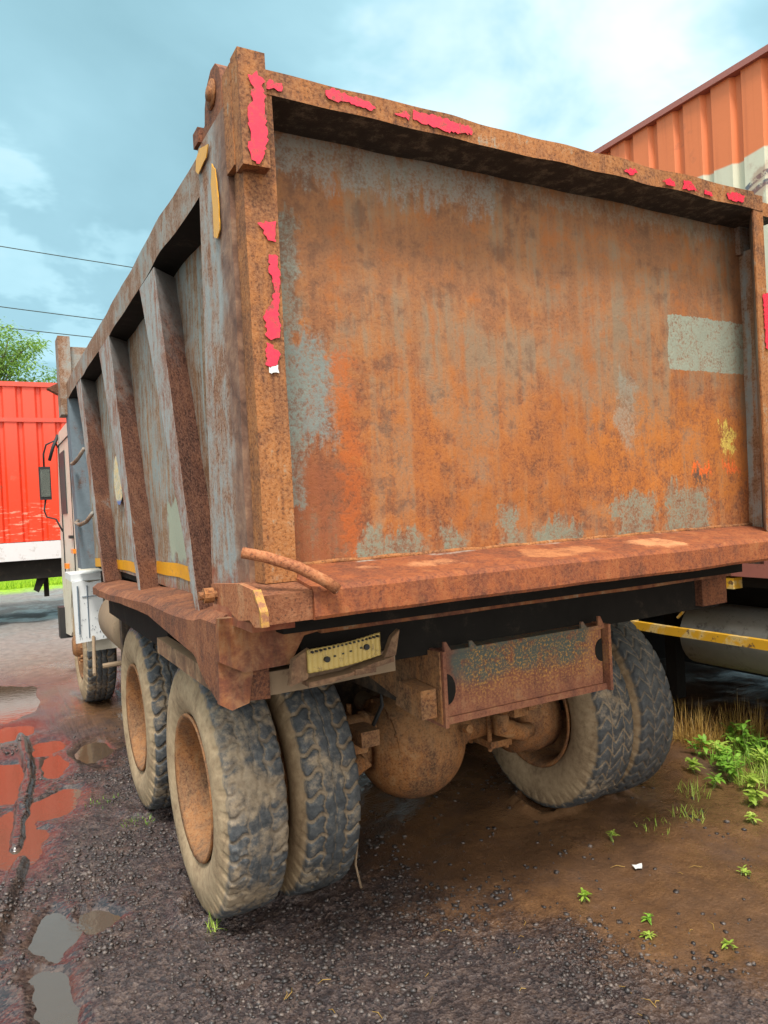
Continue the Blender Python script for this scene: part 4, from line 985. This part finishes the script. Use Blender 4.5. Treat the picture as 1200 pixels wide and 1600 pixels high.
def wheel_simple(bm, x, y, r=.5, w_=.28, n=36):
    revolve(bm, [(.05, 0), (.05, .2), (.02, .27), (0, .4), (.02, r-.03), (.05, r), (w_-.05, r), (w_-.02, r-.03), (w_, .4), (w_-.03, .26), (w_-.03, 0)], (x, y, r), n)
for yy in (4.0, 5.25, 6.5):
    for xx in (XT+.12, XT+.45, XT+1.75, XT+2.08):
        bm = B(); wheel_simple(bm, xx, yy); part('wheel', bm, 'black', oc, True)
bm = B(); bx(bm, XT+2.2, XT+2.24, -3.8, 9.0, .06, 1.1); part('dark_backstop', bm, 'black', oc)  # added dark board on the unseen far side, stops sky showing underneath
bm = B(); bx(bm, XT+.5, XT+2.3, 3.0, 3.06, .12, 1.1); bx(bm, XT+1.9, XT+1.96, -2, 3.0, .05, 1.1); split(part('blackout_board', bm, 'black', oc))  # added black boards that block the view and light beneath the trailer
bm = B(); bx(bm, XT+.9, XT+1.7, .5, 1.8, .62, .75); bx(bm, XT+.6, XT+.7, 2.0, 2.1, .1, 1.1); bx(bm, XT+.6, XT+1.6, 1.9, 2.0, .85, .95); split(part('landing_leg', bm, 'shadeblack', oc, False, .005))

# ------------------------------------------------------------------ plants
def leafmat(name, a, b_):
    mt, N, b, co = new_mat(name); oi = N.n('ShaderNodeObjectInfo')
    n = N.noise(co, 9, 3, .6); N.L(N.ramp(n, [(.32, a), (.66, b_)]), b.inputs['Base Color']); b.inputs['Roughness'].default_value = .5
    b.inputs['Subsurface Weight'].default_value = 0.0
    tr = N.n('ShaderNodeBsdfTranslucent'); N.L(N.ramp(n, [(.32, a), (.66, b_)]), tr.inputs[0]); mx = N.n('ShaderNodeMixShader'); mx.inputs[0].default_value = .3
    out = [q for q in N.t.nodes if q.type == 'OUTPUT_MATERIAL'][0]
    N.L(b.outputs[0], mx.inputs[1]); N.L(tr.outputs[0], mx.inputs[2]); N.L(mx.outputs[0], out.inputs[0])
    return mt
M['leaf'] = leafmat('weed_leaf', (.09, .24, .02), (.30, .54, .06)); M['leaf2'] = leafmat('pale_weed_leaf', (.22, .36, .03), (.50, .62, .12))
M['straw'] = leafmat('dry_grass', (.30, .16, .04), (.58, .38, .10)); M['treeleaf'] = leafmat('tree_leaf', (.12, .23, .04), (.34, .50, .14))
M['stem'] = plain('green_stem', (.18, .22, .06), .6); M['bark'] = plain('tree_bark', (.12, .09, .07), .9)
def leaf(bm, p, d, L, wd, droop=.3, up=Vector((0, 0, 1))):
    d = Vector(d).normalized(); s = d.cross(up)
    if s.length < .05: s = Vector((1, 0, 0))
    s.normalize(); n = s.cross(d)
    P = [(0, .0), (.25, .75), (.55, 1.0), (.8, .6), (1, 0)]
    mid = [Vector(p)+d*L*t-Vector((0, 0, 1))*droop*L*t*t for t, _ in P]
    mv = [bm.verts.new(q) for q in mid]
    lv = [bm.verts.new(q+s*wd*w_*.5+n*wd*.12*w_) for q, (t, w_) in zip(mid[1:-1], P[1:-1])]
    rv = [bm.verts.new(q-s*wd*w_*.5+n*wd*.12*w_) for q, (t, w_) in zip(mid[1:-1], P[1:-1])]
    for side in (lv, rv):
        bm.faces.new((mv[0], side[0], mv[1])); bm.faces.new((mv[1], side[0], side[1], mv[2])); bm.faces.new((mv[2], side[1], side[2], mv[3])); bm.faces.new((mv[3], side[2], mv[4]))
def hz(x, y): return float(height(np.array([x]), np.array([y]))[0])
def weed(x, y, h, n, mat, label, L=.05, seed=0, group=None, spread=.5):
    rn = random.Random(seed); z = hz(x, y)-.004
    t = thing('weed_plant', label, 'plant', (x, y, z), group)
    bs = B(); bl = B()
    for k in range(n):
        a = rn.uniform(0, 6.28); tilt = rn.uniform(.05, spread); hh = h*rn.uniform(.5, 1.1)
        tip = Vector((x+math.cos(a)*hh*tilt, y+math.sin(a)*hh*tilt, z+hh*math.sqrt(max(.1, 1-tilt*tilt))))
        base = Vector((x+rn.uniform(-.015, .015), y+rn.uniform(-.015, .015), z)); mid = base.lerp(tip, .5)+Vector((rn.uniform(-.01, .01), rn.uniform(-.01, .01), .01))
        tube(bs, [base, mid, tip], [.0022, .0018, .001], 5)
        for q, pos in ((rn.choice((2, 3, 4)), tip), (rn.choice((1, 2, 3)), mid.lerp(tip, .55)), (2, mid.lerp(tip, .1)), (1, base.lerp(mid, .5))):
            a2 = rn.uniform(0, 6.28)
            for j in range(q):
                b2 = a2+j*math.tau/q+rn.uniform(-.4, .4); leaf(bl, pos, (math.cos(b2), math.sin(b2), rn.uniform(-.1, 1.1)), L*rn.uniform(.4, 1.35), L*rn.uniform(.3, .48), rn.uniform(.1, .5))
    part('stem', bs, 'stem', t); part('leaves', bl, mat, t, True)
    return t
G1 = 'leafy weeds growing beside the right rear wheels'
spots = [(3.10, .70, .13, 9, 'bright leafy weed at the right edge of the mud, nearest of the green patch'), (3.18, .86, .16, 11, ''), (3.30, .98, .17, 12, ''), (3.42, .82, .16, 11, ''), (3.25, .60, .13, 8, ''),
         (3.02, .86, .10, 6, ''), (3.45, 1.15, .17, 12, ''), (3.60, 1.05, .17, 12, ''), (3.36, 1.22, .15, 8, ''), (2.96, .56, .11, 8, ''), (3.52, .68, .14, 9, ''), (3.62, .86, .15, 10, ''), (3.12, 1.08, .12, 6, ''),
         (3.75, 1.25, .18, 10, ''), (3.3, .45, .12, 8, ''), (3.02, .45, .10, 6, '')]
for i, (x, y, h_, n_, _) in enumerate(spots):
    weed(x, y, h_*(.7+.5*((i*37) % 10)/10), max(3, int(n_*.65)), 'leaf' if i % 3 else 'leaf2', 'bright green leafy weed in the patch right of the rear wheels', .062, i, G1, .65)
weed(2.72, 1.62-.42, .14, 5, 'leaf', 'single green weed standing against the outer right rear tyre', .055, 51, None, .4)
weed(3.15, 1.50, .20, 6, 'leaf', 'tall weed apart from the patch, behind the right rear tyre', .07, 52, None, .35)
weed(2.75, .42, .05, 4, 'leaf2', 'small pale weed in front of the green patch', .035, 53)
weed(2.02, .70, .05, 4, 'leaf2', 'tiny pale weed at the foot of the right inner tyre', .028, 54)
weed(1.52, .38, .045, 5, 'leaf2', 'small yellow green weed standing in the smooth wet mud', .03, 55)
weed(1.62, .12, .03, 3, 'leaf', 'tiny weed in the lower right mud, upper of two', .025, 56)
weed(1.52, .03, .03, 3, 'leaf2', 'tiny weed in the lower right mud, lower of two', .025, 57)
weed(1.72, -.18, .03, 3, 'leaf2', 'tiny pale weed near the bottom right corner', .025, 58)
weed(2.25, .12, .03, 3, 'leaf2', 'tiny weed near the right edge of the mud', .025, 59)
def tuft(x, y, h, n, mat, label, seed, spread=.5, rad=.04):
    rn = random.Random(seed); z = hz(x, y)-.004; bm = B()
    for k in range(n):
        a = rn.uniform(0, 6.28); rr_ = rad*math.sqrt(rn.random()); b0 = Vector((x+rr_*math.cos(a), y+rr_*math.sin(a), z))
        a2 = rn.uniform(0, 6.28); L = h*rn.uniform(.5, 1.15); sp = rn.uniform(.1, spread); d = Vector((math.cos(a2)*sp, math.sin(a2)*sp, 1)).normalized()
        s = Vector((math.sin(a2), -math.cos(a2), 0))*rn.uniform(.0012, .0026)
        P = [b0+d*L*t-Vector((0, 0, 1))*L*.45*sp*t*t for t in (0, .4, .75, 1)]
        w_ = (1, .9, .5, .05); vv = [(bm.verts.new(p-s*q), bm.verts.new(p+s*q)) for p, q in zip(P, w_)]
        for (a_, b_), (c_, d_) in zip(vv, vv[1:]): bm.faces.new((a_, b_, d_, c_))
    o = finish('grass_tuft', bm, mat); tag(o, label, 'grass tuft')
    return o
tuft(3.62, 1.42, .33, 460, 'straw', 'large dry yellow grass clump in front of the dark trailer underside', 1, 1.3, .17)
tuft(3.95, 1.30, .30, 280, 'straw', 'dry yellow grass clump at the right edge of the picture', 2, 1.2, .14)
tuft(3.35, 1.60, .16, 90, 'straw', 'thin dry grass clump left of the large dry one', 3, 1.0, .10)
for i, (x, y) in enumerate(((3.35, .72), (3.55, .92), (3.5, .55), (3.7, 1.08), (3.22, .74), (3.4, 1.05))):
    o = tuft(x, y, .17, 110, 'leaf' if i % 2 else 'leaf2', 'bright green grass blades mixed into the leafy weed patch', 40+i, 1.0, .11); o['group'] = 'green grass tufts in the weed patch'
tuft(2.55, .66, .08, 40, 'leaf2', 'thin grass at the foot of the right outer tyre', 4, .8, .09)
tuft(2.30, .68, .05, 26, 'leaf2', 'sparse short grass between the two right tyres', 5, .8, .10)
tuft(2.82, .86, .10, 50, 'leaf2', 'thin pale grass beside the green weed patch', 6, .8, .10)
tuft(.055, 1.05, .09, 22, 'leaf2', 'few grass blades under the left rear tyre', 7, 1.4, .03)
tuft(.0, 2.42, .04, 60, 'leaf', 'short green grass beside the second left wheel', 8, .8, .09)
tuft(-.12, 2.85, .03, 50, 'leaf', 'short moss green grass at the puddle rim', 9, .8, .12)
tuft(.72, -.08, .035, 26, 'straw', 'dry straw wisp lying at the bottom middle', 10, 2.6, .02)
tuft(.60, .18, .05, 1, 'straw', 'single dry stalk in the gravel at the bottom middle', 11, .6, .01)
rn = random.Random(77)
for k in range(26):
    x = rn.uniform(.1, 2.2); y = rn.uniform(-.35, .5); a = rn.uniform(0, 3.14); L = rn.uniform(.012, .04); z = hz(x, y)+.004
    bm = B(); tube(bm, [(x, y, z), (x+L*math.cos(a), y+L*math.sin(a), z+.004), (x+1.8*L*math.cos(a+.3), y+1.8*L*math.sin(a+.3), z)], [.0012, .0014, .0006], 5)
    o = finish('straw_bit', bm, 'straw'); tag(o, 'tiny dry straw bit lying on the ground behind the truck', 'straw', 'dry straw bits on the ground behind the truck')
# white scrap
bm = B(); ragged(bm, [(1.88, .42), (1.92, .41), (1.935, .44), (1.89, .45)], 2, hz(1.9, .43)+.012, .003, .006, .012, 3); o = finish('paper_scrap', bm, 'whitebit'); tag(o, 'small torn white scrap lying on the mud', 'scrap')
# grass field under / beyond the red trailer
n = 26000; x = rng.uniform(-9, 5, n); y = 20.6+rng.random(n)**1.6*14; L = rng.uniform(.08, .26, n); a = rng.uniform(0, 6.28, n); wv = .02
P0 = np.stack([x-wv*np.cos(a), y-wv*np.sin(a), np.zeros(n)], -1); P1 = np.stack([x+wv*np.cos(a), y+wv*np.sin(a), np.zeros(n)], -1); P2 = np.stack([x+.05*np.sin(a), y, L], -1)
me = np_mesh('grass', np.stack([P0, P1, P2], 1).reshape(-1, 3), np.arange(3*n).reshape(-1, 3))
mt_g = leafmat('field_grass', (.22, .42, .02), (.55, .75, .06)); o = link('grass', me, mt_g); o['kind'] = 'stuff'; tag(o, 'bright green grass field beyond the red trailer', 'grass')

# tree behind the red container
tx, ty = -.05, 27.0
tree = thing('tree', 'feathery green tree rising behind the red container', 'tree', (tx, ty, 0))
bt = B(); bc = B(); rn = random.Random(5)
tube(bt, [(tx, ty, 0), (tx+.1, ty, 2.5), (tx-.1, ty, 5.0), (tx+.1, ty, 7.2)], [.26, .2, .15, .08], 12)
tips = []
for k in range(26):
    z0 = rn.uniform(4.8, 7.1); a = rn.uniform(0, 6.28); L = rn.uniform(.8, 2.0)*(1.1-.1*(z0-4)); e = Vector((tx+math.cos(a)*L, ty+math.sin(a)*L, z0+rn.uniform(.3, 1.7)))
    b0 = Vector((tx, ty, z0)); m1 = b0.lerp(e, .5)+Vector((0, 0, rn.uniform(-.1, .3))); tube(bt, [b0, m1, e], [.06, .04, .015], 6)
    tips += [(e, .62), (m1.lerp(e, .5), .5), (e+Vector((rn.uniform(-.5, .5), rn.uniform(-.5, .5), rn.uniform(-.2, .4))), .45)]
for p, r_ in tips:
    for j in range(80):
        d = Vector((rn.gauss(0, 1), rn.gauss(0, 1), rn.gauss(0, .6))); d = d/ max(.6, d.length)*r_*rn.random()**.4
        a2 = rn.uniform(0, 6.28); leaf(bc, p+d, (math.cos(a2), math.sin(a2), rn.uniform(-.5, .4)), rn.uniform(.12, .22), rn.uniform(.05, .085), .3)
part('trunk', bt, 'bark', tree, True); part('crown', bc, 'treeleaf', tree)

# overhead wires far behind
for i, (z0, z1, lab) in enumerate(((12.62, 12.36, 'topmost of the three thin overhead wires'), (10.25, 10.03, 'middle one of the three thin overhead wires'), (9.45, 9.26, 'lowest of the three thin overhead wires'))):
    X0, X1 = .41, 5.18; bm = B(); P = []
    for k in range(41):
        x = -35+90*k/40; s_ = (z1-z0)/(X1-X0)*(1 if i == 0 else 1.25); P.append((x, 30, z0+s_*(x-X0)+.0009*(x-3)**2))
    tube(bm, P, .018, 5); o = finish('overhead_wire', bm, 'black'); tag(o, lab, 'wire', 'overhead wires')
# haze-free distance: a low dark tree line on the horizon, far behind the trailers
print('built')
